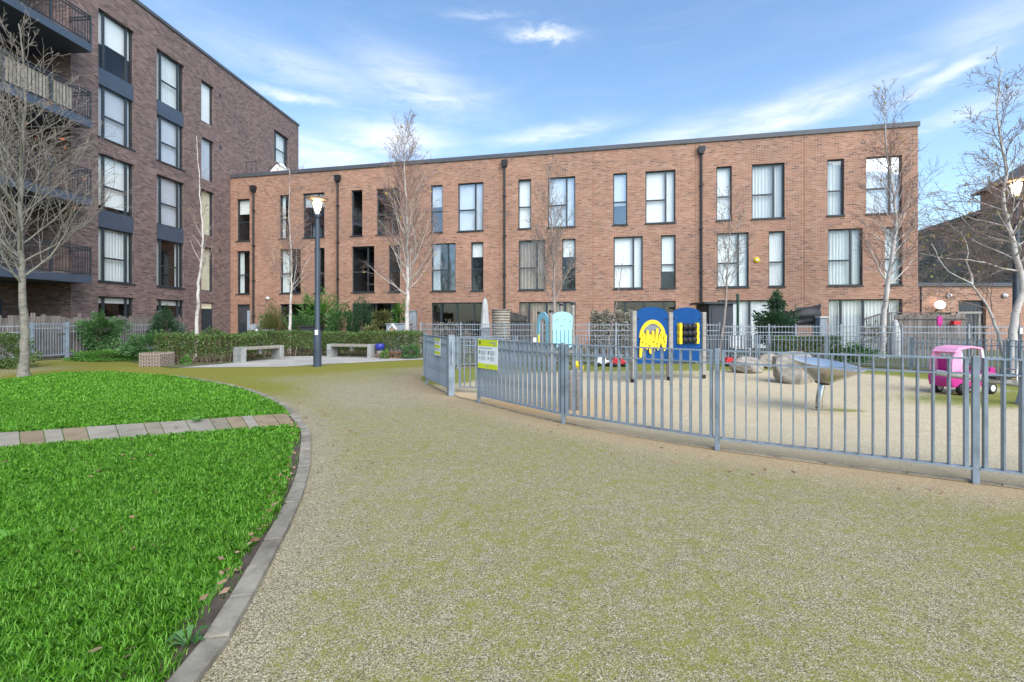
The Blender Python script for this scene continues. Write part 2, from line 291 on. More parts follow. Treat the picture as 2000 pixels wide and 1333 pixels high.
# ------------------------------------------------------------------ mesh helpers
ORG = {}                                            # world origin of every object
def org(o): return ORG.get(o.name, Vector((0, 0, 0))) if o else Vector((0, 0, 0))
class MB:
    def __init__(s): s.v = []; s.f = []; s.sm = []
    def add(s, vs, fs, smooth=False):
        b = len(s.v); s.v += [tuple(p) for p in vs]; s.f += [tuple(i + b for i in q) for q in fs]; s.sm += [smooth] * len(fs); return s
    def box(s, a, b):                               # axis-aligned, two corners
        x0, y0, z0 = a; x1, y1, z1 = b
        return s.add([(x0,y0,z0),(x1,y0,z0),(x1,y1,z0),(x0,y1,z0),(x0,y0,z1),(x1,y0,z1),(x1,y1,z1),(x0,y1,z1)],
                     [(0,3,2,1),(4,5,6,7),(0,1,5,4),(1,2,6,5),(2,3,7,6),(3,0,4,7)])
    def obox(s, O, u, n, s0, s1, d0, d1, z0, z1):   # box in a frame of plan directions u (along), n (outward)
        P = lambda a, d, z: (O.x + u.x*a + n.x*d, O.y + u.y*a + n.y*d, O.z + z)
        return s.add([P(s0,d1,z0),P(s1,d1,z0),P(s1,d0,z0),P(s0,d0,z0),P(s0,d1,z1),P(s1,d1,z1),P(s1,d0,z1),P(s0,d0,z1)],
                     [(0,3,2,1),(4,5,6,7),(0,1,5,4),(1,2,6,5),(2,3,7,6),(3,0,4,7)])
    def tube(s, pts, rad, n=8, cap=True, smooth=True):
        pts = [Vector(p) for p in pts]; k = len(pts)
        rad = rad if hasattr(rad, '__len__') else [rad] * k
        vs = []; ref = Vector((0.31, .17, .93))
        for i, p in enumerate(pts):
            d = (pts[min(i+1, k-1)] - pts[max(i-1, 0)]).normalized()
            if i == 0:
                ref = Vector((1, 0, 0)) if abs(d.z) > .7 else Vector((0, 0, 1))
            a = (ref - d * ref.dot(d)).normalized(); ref = a; c = d.cross(a)
            for j in range(n):
                t = 2 * math.pi * j / n; vs.append(p + (a * math.cos(t) + c * math.sin(t)) * rad[i])
        fs = [(i*n+j, i*n+(j+1) % n, (i+1)*n+(j+1) % n, (i+1)*n+j) for i in range(k-1) for j in range(n)]
        s.add(vs, fs, smooth)
        if cap: s.add(vs[:n], [tuple(range(n-1, -1, -1))]); s.add(vs[-n:], [tuple(range(n))])
        return s
    def lathe(s, c, prof, n=24, axis=Vector((0, 0, 1)), smooth=True):   # prof: (radius, height)
        axis = axis.normalized(); a = (Vector((1, 0, 0)) if abs(axis.x) < .8 else Vector((0, 1, 0))); a = (a - axis * a.dot(axis)).normalized(); b = axis.cross(a)
        c = Vector(c); vs = []
        for r, h in prof:
            for j in range(n):
                t = 2 * math.pi * j / n; vs.append(c + axis * h + (a * math.cos(t) + b * math.sin(t)) * r)
        fs = [(i*n+j, i*n+(j+1) % n, (i+1)*n+(j+1) % n, (i+1)*n+j) for i in range(len(prof)-1) for j in range(n)]
        return s.add(vs, fs, smooth)
    def prism(s, poly, O, u, n, d0, d1):            # outline (along, up) pushed from d0 to d1 along n
        k = len(poly); P = lambda a, z, d: (O.x + u.x*a + n.x*d, O.y + u.y*a + n.y*d, O.z + z)
        vs = [P(a, z, d1) for a, z in poly] + [P(a, z, d0) for a, z in poly]
        return s.add(vs, [tuple(range(k)), tuple(range(2*k-1, k-1, -1))] + [(i+k, (i+1) % k + k, (i+1) % k, i) for i in range(k)])
    def sheet(s, poly, z):
        k = len(poly); return s.add([(p[0], p[1], z) for p in poly], [tuple(range(k))])
    def build(s, name, m, parent=None, bevel=0.0, uv=None, origin=None, tri=False):
        o_ = Vector(origin) if origin is not None else org(parent)
        me = bpy.data.meshes.new(name); me.from_pydata([(x - o_.x, y - o_.y, z - o_.z) for x, y, z in s.v], [], s.f); me.update()
        me.polygons.foreach_set('use_smooth', s.sm)
        if bevel or tri:
            bm = bmesh.new(); bm.from_mesh(me)
            if bevel:
                bmesh.ops.remove_doubles(bm, verts=bm.verts, dist=1e-5)
                bmesh.ops.bevel(bm, geom=[e for e in bm.edges if len(e.link_faces) == 2 and e.calc_face_angle(0) > .5], offset=bevel, segments=2, affect='EDGES', profile=.6, clamp_overlap=True)
            if tri: bmesh.ops.triangulate(bm, faces=[f for f in bm.faces if len(f.verts) > 4])
            bm.to_mesh(me); bm.free()
        if uv:
            u, n = uv; L = me.uv_layers.new(name='UVMap'); vs = me.vertices
            for p in me.polygons:
                nn = p.normal; side = abs(nn.x*u.x + nn.y*u.y) > .7; flat = abs(nn.z) > .7
                for li in p.loop_indices:
                    c = vs[me.loops[li].vertex_index].co + o_
                    a = c.x*n.x + c.y*n.y if side else c.x*u.x + c.y*u.y
                    L.data[li].uv = (a, c.x*n.x + c.y*n.y if flat else c.z)
        me.materials.append(M[m] if isinstance(m, str) else m)
        o = bpy.data.objects.new(name, me); COL.objects.link(o); ORG[o.name] = o_
        if parent: o.parent = parent; o.location = o_ - org(parent)
        else: o.location = o_
        return o
def thing(name, label, cat, loc=(0, 0, 0), group=None):
    o = bpy.data.objects.new(name, None); COL.objects.link(o); o.location = loc; o.empty_display_size = .2; ORG[o.name] = Vector(loc)
    return tag(o, label, cat, group)
def tag(o, label, cat, group=None):
    o['label'] = label; o['category'] = cat
    if group: o['group'] = group
    return o
def struct(o): o['kind'] = 'structure'; return o
def put(mesh, name, parent, loc, rz=0.0):           # a further object on shared mesh data
    o = bpy.data.objects.new(name, mesh); COL.objects.link(o); o.parent = parent; o.location = Vector(loc) - org(parent); o.rotation_euler = (0, 0, rz); ORG[o.name] = Vector(loc); return o
def V2(p): return Vector((p[0], p[1], 0))
def spline(pts, step):
    """Catmull-Rom through plan points, resampled at even spacing"""
    P = [Vector(p) for p in pts]; P = [P[0]*2 - P[1]] + P + [P[-1]*2 - P[-2]]; out = []
    for i in range(1, len(P) - 2):
        for k in range(24):
            t = k / 24; a, b, c, d = P[i-1:i+3]
            out.append(.5 * ((2*b) + (c - a)*t + (2*a - 5*b + 4*c - d)*t*t + (3*b - a - 3*c + d)*t**3))
    out.append(P[-2]); res = [out[0]]; acc = 0
    for a, b in zip(out, out[1:]):
        L = (b - a).length
        while L and acc + L >= step:
            q = (step - acc) / L; a = a + (b - a) * q; res.append(a.copy()); L = (b - a).length; acc = 0
        acc += L
    return res
def inside(poly, X, Y):
    n = len(poly); c = np.zeros(X.shape, bool); j = n - 1
    for i in range(n):
        xi, yi = poly[i][0], poly[i][1]; xj, yj = poly[j][0], poly[j][1]
        hit = ((yi > Y) != (yj > Y)) & (X < (xj - xi) * (Y - yi) / (yj - yi + 1e-12) + xi); c ^= hit; j = i
    return c
def dist_poly(pts, X, Y):
    d = np.full(X.shape, 1e9)
    for a, b in zip(pts, pts[1:]):
        ax, ay, bx, by = a[0], a[1], b[0], b[1]; L = (bx-ax)**2 + (by-ay)**2 + 1e-12
        t = np.clip(((X-ax)*(bx-ax) + (Y-ay)*(by-ay)) / L, 0, 1); d = np.minimum(d, np.hypot(X - ax - t*(bx-ax), Y - ay - t*(by-ay)))
    return d
def raw_mesh(name, verts, nper, mat_, parent=None, origin=(0, 0, 0), smooth=False):
    """many separate n-gons (verts: N x nper x 3) as one mesh"""
    N = verts.shape[0]; me = bpy.data.meshes.new(name); o_ = Vector(origin)
    co_ = (verts.reshape(-1, 3) - np.array(o_)).astype(np.float32)
    me.vertices.add(N*nper); me.vertices.foreach_set('co', co_.ravel())
    me.loops.add(N*nper); me.loops.foreach_set('vertex_index', np.arange(N*nper, dtype=np.int32))
    me.polygons.add(N); me.polygons.foreach_set('loop_start', np.arange(0, N*nper, nper, dtype=np.int32)); me.polygons.foreach_set('loop_total', np.full(N, nper, np.int32))
    me.update(calc_edges=True); me.validate(); me.materials.append(M[mat_])
    o = bpy.data.objects.new(name, me); COL.objects.link(o); ORG[o.name] = o_
    if parent: o.parent = parent; o.location = o_ - org(parent)
    else: o.location = o_
    return o
def leaf_quads(P, size, asp=.55, up=.0, rng=RNG):
    """a folded-flat leaf (diamond of four points) at every point of P, turned at random"""
    n = len(P); d = rng.normal(size=(n, 3)); d[:, 2] += up; d /= np.linalg.norm(d, axis=1)[:, None]
    e = rng.normal(size=(n, 3)); e -= d * (d*e).sum(1)[:, None]; e /= np.linalg.norm(e, axis=1)[:, None]
    s_ = (size * rng.uniform(.6, 1.35, n))[:, None]
    return np.stack([P - d*s_*.5, P + e*s_*asp*.5 - d*s_*.05, P + d*s_*.5, P - e*s_*asp*.5 - d*s_*.05], 1)
def blob_points(c, r, n, shell=.55, rng=RNG, lump=.25, zmin=0.02):
    """points in a lumpy ellipsoid, denser towards its surface"""
    d = rng.normal(size=(n, 3)); d /= np.linalg.norm(d, axis=1)[:, None]
    k = rng.uniform(0, 1, n) ** .5; k = shell + (1-shell)*k
    ph = rng.uniform(0, 6.28, 6); w = 1 + lump * (np.sin(d[:, 0]*5 + ph[0]) * np.sin(d[:, 1]*5 + ph[1]) + np.sin(d[:, 2]*6 + ph[2]) * .6 + np.sin((d[:, 0]+d[:, 2])*9 + ph[3]) * .4)
    P = np.array(c) + d * (k*w)[:, None] * np.array(r); P[:, 2] = np.maximum(P[:, 2], zmin + rng.uniform(0, .04, n)); return P

# ------------------------------------------------------------------ bare trees
def grow(big, twig, leaves, p, d, L, r, lvl, Q, rng):
    k = max(3, int(L / Q['seg'])); pts = [p]; rad = [r]; dd = d.copy(); q = p.copy()
    for i in range(k):
        dd = dd + Vector(rng.normal(size=3)) * Q['wob'] + Vector((0, 0, Q['up'][min(lvl, len(Q['up'])-1)])); dd.normalize()
        q = q + dd * (L / k); pts.append(q.copy()); rad.append(max(Q['rmin'], r * (1 - .8*(i+1)/k)))
    (big if r > Q['cut'] else twig).tube(pts, rad, 6 if r > .03 else (4 if r > Q['cut'] else 3), cap=False)
    if lvl < len(Q['n']):
        n = Q['n'][lvl]
        n = max(2, int(round(n * min(1.2, L / Q['ref'][lvl]))))
        for j in range(n):
            t = Q['t0'] + (1 - Q['t0']) * (j + rng.uniform(0, .9)) / n; x = t * k; i = min(int(x), k-1); f = x - i
            b = pts[i].lerp(pts[i+1], f); ax = (pts[i+1] - pts[i]).normalized()
            s = ax.orthogonal().normalized(); s.rotate(__import__('mathutils').Quaternion(ax, rng.uniform(0, 6.283)))
            ang = math.radians(Q['ang'][lvl] * rng.uniform(.7, 1.3)); nd_ = (ax * math.cos(ang) + s * math.sin(ang)).normalized()
            rr = rad[i] * (1-f) + rad[i+1] * f
            grow(big, twig, leaves, b, nd_, L * Q['ratio'] * rng.uniform(.6, 1.15) * (1.05 - .55*t), max(Q['rmin'], rr * .58), lvl + 1, Q, rng)
    elif leaves is not None and rng.random() < Q['leaf']:
        leaves.append(pts[-1] + Vector(rng.normal(size=3)) * .05)
def tree(name, label, trunk, r0, Q, mats, seed, nb, blen, bang, t0=.25, stems=(), leafmat_='leaf_yellow', leafsize=.06, cat='tree', group=None, r_top=.012):
    """trunk: list of 3-D points; nb first-order limbs of length blen(t) leaving at bang(t) degrees"""
    rng = np.random.default_rng(seed); base = Vector(trunk[0]); o = thing(name, label, cat, base, group)
    big, twig, leaves = MB(), MB(), []
    from mathutils import Quaternion
    for si, tr in enumerate([trunk] + [s_[0] for s_ in stems]):
        pts = spline(tr, .22); m = len(pts); ra = r0 if si == 0 else stems[si-1][1]
        pts = [q + Vector((rng.normal()*.012, rng.normal()*.012, 0)) if 0 < i else q for i, q in enumerate(pts)]
        rad = [max(r_top, ra * (1 - .94*(i/(m-1))**.7)) for i in range(m)]
        if si == 0: rad[0] *= 1.35; rad[1] *= 1.12
        big.tube(pts, rad, 10 if ra > .05 else 7, cap=False)
        n = nb if si == 0 else stems[si-1][2]; azi = rng.uniform(0, 6.28)
        for j in range(n):
            t = t0 + (.985 - t0) * (j + rng.uniform(.1, .9)) / n; x = t*(m-1); i = min(int(x), m-2); b = pts[i].lerp(pts[i+1], x-i); ax = (pts[i+1]-pts[i]).normalized()
            azi += 2.4 + rng.uniform(-.5, .5); s = ax.orthogonal().normalized(); s.rotate(Quaternion(ax, azi))
            a = math.radians(bang(t) * rng.uniform(.8, 1.2)); d = (ax*math.cos(a) + s*math.sin(a)).normalized()
            grow(big, twig, leaves, b, d, blen(t) * rng.uniform(.7, 1.2), max(Q['rmin'], rad[i] * (.42 if ra > .05 else .45)), 0, Q, rng)
    big.build('trunk', mats[0], o); tw = twig.build('crown', mats[1], o)
    if leaves:
        P = np.array([tuple(v) for v in leaves]); raw_mesh('leaf_cluster', leaf_quads(P, leafsize, .8, rng=rng), 4, leafmat_, o, base)['kind'] = 'stuff'
    return o
BIRCH = dict(seg=.16, wob=.10, up=(.05, .03, .0), n=[9, 6], ref=[1.3, .55], t0=.12, ang=[36, 38], ratio=.56, rmin=.0042, cut=.014, leaf=.03)
# ------------------------------------------------------------------ ground, path, lawn, plaza
mb = MB(); mb.sheet([(300*math.cos(i*math.pi/32), 300*math.sin(i*math.pi/32)) for i in range(64)], -.03)
struct(mb.build('ground', 'garden'))
# fence round the play area (plan points of the posts)
FRONT = [(9.3, 2.55), (7.55, 2.45), (5.7, 2.98), (3.96, 3.89), (2.2, 4.88), (.69, 6.13), (-.56, 7.68)]
GATE_L = (-1.13, 8.41)
LEFT = [GATE_L, (-1.87, 9.96), (-2.2, 11.4)]
BACK = [(-2.2, 11.4), (-1.55, 12.9), (.1, 13.75), (2.0, 14.1), (3.9, 14.25), (5.8, 14.35), (7.7, 14.3), (9.55, 13.8), (10.95, 12.5), (11.7, 10.75), (11.9, 8.8), (11.6, 6.8)]
loop = spline([(10.6, 3.9)] + FRONT[1:] + LEFT + BACK[1:] + [(10.6, 3.9)], .2)[:-1]
kerb_px = [(360, 1345), (418, 1265), (467, 1184), (533, 1063), (575, 978), (594.5, 906), (597, 850), (586, 830), (558, 798), (515, 775), (470, 760), (400, 745), (332, 735)]
KERB = [g(*p) for p in kerb_px]; KERB = [KERB[0] + (KERB[0] - KERB[1]) * 3.0 + Vector((-.2, 0, 0))] + KERB
far_lawn = [g(214, 728), g(119, 730), g(0, 745)]
plaza_front = [g(335, 719), g(450, 718), g(560, 717), g(640, 712), g(730, 707.5), g(825, 703)]
plaza_back = [g(835, 700), g(730, 697), g(640, 695.5), g(560, 697), g(500, 704), g(440, 711)]
def moss_sheet(name, X, Y, Z, faces, moss, tan, m):
    me = bpy.data.meshes.new(name); me.from_pydata(np.stack([X, Y, Z], 1).tolist(), [], faces); me.update()
    for nm, val in (('moss', moss), ('tan', tan)):
        a = me.attributes.new(nm, 'FLOAT', 'POINT'); a.data.foreach_set('value', val.astype(np.float32))
    me.materials.append(M[m]); o = bpy.data.objects.new(name, me); COL.objects.link(o); ORG[o.name] = Vector((0, 0, 0)); return struct(o)
xs = np.arange(-24, 20.01, .25); ys = np.arange(-5, 18.01, .25); GX, GY = np.meshgrid(xs, ys); X, Y = GX.ravel(), GY.ravel(); nx = len(xs)
fc = [(j*nx+i, j*nx+i+1, (j+1)*nx+i+1, (j+1)*nx+i) for j in range(len(ys)-1) for i in range(nx-1)]
dl = dist_poly([tuple(p) for p in loop] + [tuple(loop[0])], X, Y); dp = dist_poly([tuple(p) for p in plaza_front], X, Y); dk = dist_poly([tuple(p) for p in KERB + far_lawn], X, Y)
far = np.clip((Y - 6.5) / 4, 0, 1)
moss = .50 + .02*far + .68*np.exp(-(dp/1.9)**3) + .50*far*np.exp(-(dk/.8)**2) - .34*np.exp(-(dl/.45)**2) - .30*np.exp(-(dk/.22)**2)*(1-far)
moss += .34*np.exp(-((X+12.5)/3.2)**2 - ((Y-15.2)/1.6)**2) + .12*np.exp(-((X-4.2)/1.2)**2 - ((Y-2.4)/.9)**2) - .22*np.exp(-((X+2.6)/1.6)**2 - ((Y-8.6)/1.6)**2)
tan = .55*np.exp(-(dl/.42)**2)*(Y < 13)
moss_sheet('path', X, Y, 0*X, fc, moss, tan, 'path')
# play surface: rings drawn in from the boundary
C = np.array([5.2, 9.0]); Lp = np.array([(p.x, p.y) for p in loop]); nl = len(Lp); R = 36
ring = 1 - np.linspace(0, 1, R)**1.0
PX = np.concatenate([C[0] + (Lp[:, 0]-C[0])*k for k in ring]); PY = np.concatenate([C[1] + (Lp[:, 1]-C[1])*k for k in ring])
fc = [(a*nl+i, a*nl+(i+1) % nl, (a+1)*nl+(i+1) % nl, (a+1)*nl+i) for a in range(R-1) for i in range(nl)]
db = dist_poly([BACK[i] for i in range(len(BACK))], PX, PY); dl = dist_poly([tuple(p) for p in loop] + [tuple(loop[0])], PX, PY)
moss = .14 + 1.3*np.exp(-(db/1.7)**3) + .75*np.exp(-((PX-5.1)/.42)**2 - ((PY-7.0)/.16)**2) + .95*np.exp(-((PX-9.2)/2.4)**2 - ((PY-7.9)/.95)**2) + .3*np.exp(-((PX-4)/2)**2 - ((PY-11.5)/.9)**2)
tan = .75*np.exp(-(dl/.35)**2)*(db > 1.2) + .95*np.exp(-((PX-.6)/1.5)**2 - ((PY-7.4)/.85)**2)
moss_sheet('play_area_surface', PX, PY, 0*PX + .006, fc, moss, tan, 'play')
# plaza
mb = MB(); mb.sheet([tuple(p) for p in plaza_front + plaza_back], .008); struct(mb.build('plaza_paving', 'plaza', tri=True))
# planting beds and gardens up to the buildings
bed = [g(60, 706), g(145, 701), g(250, 707), g(335, 720)] + [p + Vector((.0, .12, 0)) for p in plaza_back[::-1]] + [Vector((-2.6, 14.3, 0)), Vector((-1.8, 13.6, 0)), Vector((.1, 14.1, 0)), Vector((2, 14.45, 0)), Vector((5.8, 14.7, 0)), Vector((7.8, 14.6, 0)), Vector((9.8, 14.1, 0)), Vector((11.25, 12.75, 0)), Vector((12.1, 10.8, 0)), Vector((12.6, 6, 0)), Vector((40, 4, 0)), Vector((40, 32, 0)), Vector((-20, 32, 0)), Vector((-20, 15.6, 0))]
mb = MB(); mb.sheet([tuple(p) for p in bed], .016); struct(mb.build('planting_bed', 'garden', tri=True))
# kerb stones
kp = spline(KERB, .3); KC = thing('kerb', 'curved line of grey granite kerb stones edging the lawn', 'kerb', kp[4]); del KC['label'], KC['category']; struct(KC)
for i, (a, b) in enumerate(zip(kp, kp[1:])):
    d = (b - a).normalized(); n = Vector((d.y, -d.x, 0)); L = (b - a).length; j = random.uniform(-.004, .004); mb = MB()
    mb.obox(a, d, n, .004, L - .004, -.052 + j, .052 + j, -.06, .034 + random.uniform(-.005, .005)); mb.build('kerb_stone', 'kerb', KC, bevel=.008)
# stepping path of flagstones through the lawn
u0, u1, l0, l1 = g(-60, 854), g(560, 811), g(-60, 885), g(578, 834)
SP = thing('stone_path', '', '', (l0+u1)/2); del SP['label'], SP['category']; struct(SP)
e_u = [0, 90, 176, 266, 336, 430, 548, 666, 735, 850, 961, 1036, 1111, 1166, 1268, 1341]
kinds = 'ggtgtggbggbtgtt'
for i in range(len(e_u)-1):
    a, b = e_u[i]/1341, e_u[i+1]/1341; A0, B0, A1, B1 = l0.lerp(l1, a), l0.lerp(l1, b), u0.lerp(u1, a), u0.lerp(u1, b)
    d = (B0-A0).normalized()*.004; w = (A1-A0).normalized()*.004; z = .026 + random.uniform(-.003, .004); mb = MB()
    q = [A0+d, B0-d, B1-d, A1+d]; mb.add([(p.x, p.y, -.03) for p in q] + [(p.x, p.y, z) for p in q], [(4,5,6,7),(0,1,5,4),(1,2,6,5),(2,3,7,6),(3,0,4,7),(0,3,2,1)])
    mb.build('flagstone', {'g': 'slab_grey', 't': 'slab_tan', 'b': 'slab_beige'}[kinds[i]], SP, bevel=.006)
# bare earth strip inside the kerb
ks = spline(KERB, .12); mb = MB(); vs = []
for i, p in enumerate(ks):
    d = (ks[min(i+1, len(ks)-1)] - ks[max(i-1, 0)]).normalized(); nn = Vector((-d.y, d.x, 0)); wv = .09 + .03*math.sin(i*.9) + .02*math.sin(i*2.3) + .22*math.exp(-((p.y-1.7)/.3)**2)
    vs += [p + nn*.05 + Vector((0, 0, .016)), p + nn*(.05+wv) + Vector((0, 0, .016))]
mb.add(vs, [(2*i, 2*i+2, 2*i+3, 2*i+1) for i in range(len(ks)-1)]); struct(mb.build('soil_strip', 'soil'))
# lawn: earth under the blades and the blades themselves
kin = spline(KERB, .15); inner = []
for i, p in enumerate(kin):
    d = (kin[min(i+1, len(kin)-1)] - kin[max(i-1, 0)]).normalized(); inner.append(p + Vector((-d.y, d.x, 0)) * .055)
lawn_poly = [(p.x, p.y) for p in inner] + [(p.x, p.y) for p in far_lawn] + [(-14, 9.0), (-14, -2), (-1.5, -2)]
mb = MB(); mb.sheet(lawn_poly, .012); struct(mb.build('lawn', 'grass_soil', tri=True))
pathq = [(p.x, p.y) for p in (l0, l1, u1, u0)]
def blades(n, x0, x1, y0, y1, h, w, seed):
    r = np.random.default_rng(seed); X = r.uniform(x0, x1, n); Y = r.uniform(y0, y1, n)
    ok = inside(lawn_poly, X, Y) & ~inside(pathq, X, Y) & (np.abs(X) < 1.28*Y + .6); X, Y = X[ok], Y[ok]
    dk_ = dist_poly([(p.x, p.y) for p in inner], X, Y); patch = np.sin(X*2.3 + np.sin(Y*1.9)*1.7) + np.sin(Y*3.1 + 1.3*np.sin(X*2.7))
    bare = np.clip(1.5*(1 - dk_/(.045 + .085*np.clip(patch-.1, 0, 2))), 0, 1) * (Y < 6.6)
    bare = np.maximum(bare, np.exp(-((X+1.12)/.24)**2 - ((Y-1.82)/.14)**2)*1.1); hole = np.sin(X*13.7+4*np.sin(Y*5.3))*np.sin(Y*11.9+4*np.sin(X*6.1)); bare = np.maximum(bare, np.clip((hole-.80)*4, 0, .75))
    tab = np.random.default_rng(99).uniform(.56, 1, (64, 64)); tuft = tab[np.floor(X*11).astype(int) % 64, np.floor(Y*11).astype(int) % 64]; sel = r.uniform(0, 1, len(X)) > bare*.93 + (1-tuft)*.12; X, Y, tuft = X[sel], Y[sel], tuft[sel]; k = len(X)
    H = h * r.uniform(.45, 1.25, k) * (.6 + .55*tuft); a = r.uniform(0, 6.283, k); lean = r.uniform(.25, 1.1, k) * H; cl = r.uniform(-.5, .5, k)
    lx = np.cos(a + cl)*lean; ly = np.sin(a + cl)*lean; b = a + 1.57; wx, wy = np.cos(b)*w*r.uniform(.6, 1.2, k), np.sin(b)*w*r.uniform(.6, 1.2, k); z0 = .012 + 0*X
    p0 = np.stack([X-wx, Y-wy, z0], 1); p1 = np.stack([X+wx, Y+wy, z0], 1); p2 = np.stack([X+wx*.8+lx*.4, Y+wy*.8+ly*.4, z0+H*.62], 1); p3 = np.stack([X-wx*.8+lx*.4, Y-wy*.8+ly*.4, z0+H*.62], 1)
    tip = np.stack([X+lx, Y+ly, z0+H*np.sqrt(np.clip(1-(lean/(H*1.25))**2, .1, 1))], 1)
    return np.stack([p0, p1, p2, tip, p3], 1)
gb = np.concatenate([blades(80000, -3.2, 0, 1.2, 3.0, .052, .0024, 1), blades(110000, -5.6, 0, 3.0, 5.0, .052, .0032, 2), blades(105000, -9.5, -1, 5.0, 7.6, .052, .0046, 3), blades(85000, -14, -2, 7.6, 12.2, .052, .0066, 4)])
o = raw_mesh('grass', gb, 5, 'grass'); o['kind'] = 'stuff'; o['label'] = 'bright green short mown grass of the lawn'; o['category'] = 'grass'
# fallen leaves gathered on the bare earth along the kerb
r = np.random.default_rng(5); pts = []
for i, p in enumerate(kin[8:]):
    if p.y > 6.4: break
    d = (kin[i+9] - kin[i+7]).normalized(); nn = Vector((-d.y, d.x, 0))
    for k in range(r.poisson(3.2 if p.y < 4.6 else 1.4)):
        q = p + nn * (.075 + abs(r.normal())*.07) + d*r.uniform(-.07, .07); pts.append((q.x, q.y, .034 + r.uniform(0, .02)))
for k in range(90): pts.append((r.uniform(-5, -.8), r.uniform(1.8, 6.5), .05))
pts = [p for p in pts if inside(lawn_poly, np.array([p[0]]), np.array([p[1]]))[0]]
for k in range(90):                                 # a few blown on to the path, most of them along the kerb and the fence
    q = kin[r.integers(20, len(kin)-20)] if k % 2 else loop[r.integers(10, 60)]; e_ = r.normal(size=2)*.35; pts.append((q.x + abs(e_[0]) + .08 if k % 2 else q.x - abs(e_[0]), q.y + e_[1] if k % 2 else q.y - abs(e_[1]) - .1, .012))
P = np.array(pts)
lq = leaf_quads(P, .055, .72, rng=r); lq[:, :, 2] = (lq[:, :, 2] - P[:, None, 2])*.35 + P[:, None, 2]
o = raw_mesh('fallen_leaves', lq, 4, 'dead_leaf'); o['kind'] = 'stuff'; o['label'] = 'brown fallen leaves scattered along the kerb and lawn'; o['category'] = 'leaves'
# small rosette weed by the kerb, and one on the stone path
def rosette(name, label, c, n, L, m='shrub'):
    rr = np.random.default_rng(int(c.x*100+c.y*10) % 999); vs = []
    for i in range(n):
        a = 6.283*i/n + rr.uniform(-.3, .3); l = L*rr.uniform(.6, 1.1); h = l*rr.uniform(.25, .7); dx, dy = math.cos(a), math.sin(a); w = l*.16
        vs.append([(c.x, c.y, c.z), (c.x+dx*l*.55-dy*w, c.y+dy*l*.55+dx*w, c.z+h), (c.x+dx*l, c.y+dy*l, c.z+h*.7), (c.x+dx*l*.55+dy*w, c.y+dy*l*.55-dx*w, c.z+h)])
    return tag(raw_mesh(name, np.array(vs), 4, m, None, c), label, 'plant')
rosette('weed', 'small green rosette weed growing against the kerb in the bare earth', g(368, 1268) + Vector((0, 0, .015)), 9, .085)
rosette('weed', 'small bright weed growing between slabs of the stone path', g(386, 828) + Vector((0, 0, .03)), 11, .13, 'shrub_bright')
# ------------------------------------------------------------------ brick terrace
def facade(mb, O, u, n, s0, s1, z0, z1, holes, depth):
    """front skin of a wall with real openings and their reveals"""
    ss = sorted({s0, s1, *[h[0] for h in holes], *[h[1] for h in holes]}); zz = sorted({z0, z1, *[h[2] for h in holes], *[h[3] for h in holes]})
    P = lambda a, z, d=0: (O.x+u.x*a+n.x*d, O.y+u.y*a+n.y*d, O.z+z)
    for a, b in zip(ss, ss[1:]):
        for c, d in zip(zz, zz[1:]):
            m1, m2 = (a+b)/2, (c+d)/2
            if any(h[0] < m1 < h[1] and h[2] < m2 < h[3] for h in holes): continue
            mb.add([P(a, c), P(b, c), P(b, d), P(a, d)], [(0, 1, 2, 3)])
    for a, b, c, d in holes:
        mb.add([P(a,c),P(b,c),P(b,d),P(a,d),P(a,c,-depth),P(b,c,-depth),P(b,d,-depth),P(a,d,-depth)], [(4,0,3,7),(1,5,6,2),(3,2,6,7),(4,5,1,0)])
def drape(O, u, n, s0, s1, z0, z1, d, amp, pitch, seed=0):
    """pleated hanging cloth"""
    rr = random.Random(seed); k = max(4, int((s1-s0)/pitch*6)); mb = MB(); top, bot = [], []
    ph = rr.uniform(0, 6)
    for i in range(k+1):
        a = s0 + (s1-s0)*i/k; w = amp*math.sin(ph + 6.283*(a-s0)/pitch + .7*math.sin(a*7)); 
        for lst, z, kk in ((top, z1, .7), (bot, z0, 1)): lst.append((O.x+u.x*a+n.x*(d+w*kk), O.y+u.y*a+n.y*(d+w*kk), O.z+z))
    return mb.add(top+bot, [(i, i+1, k+2+i, k+1+i) for i in range(k)], True)
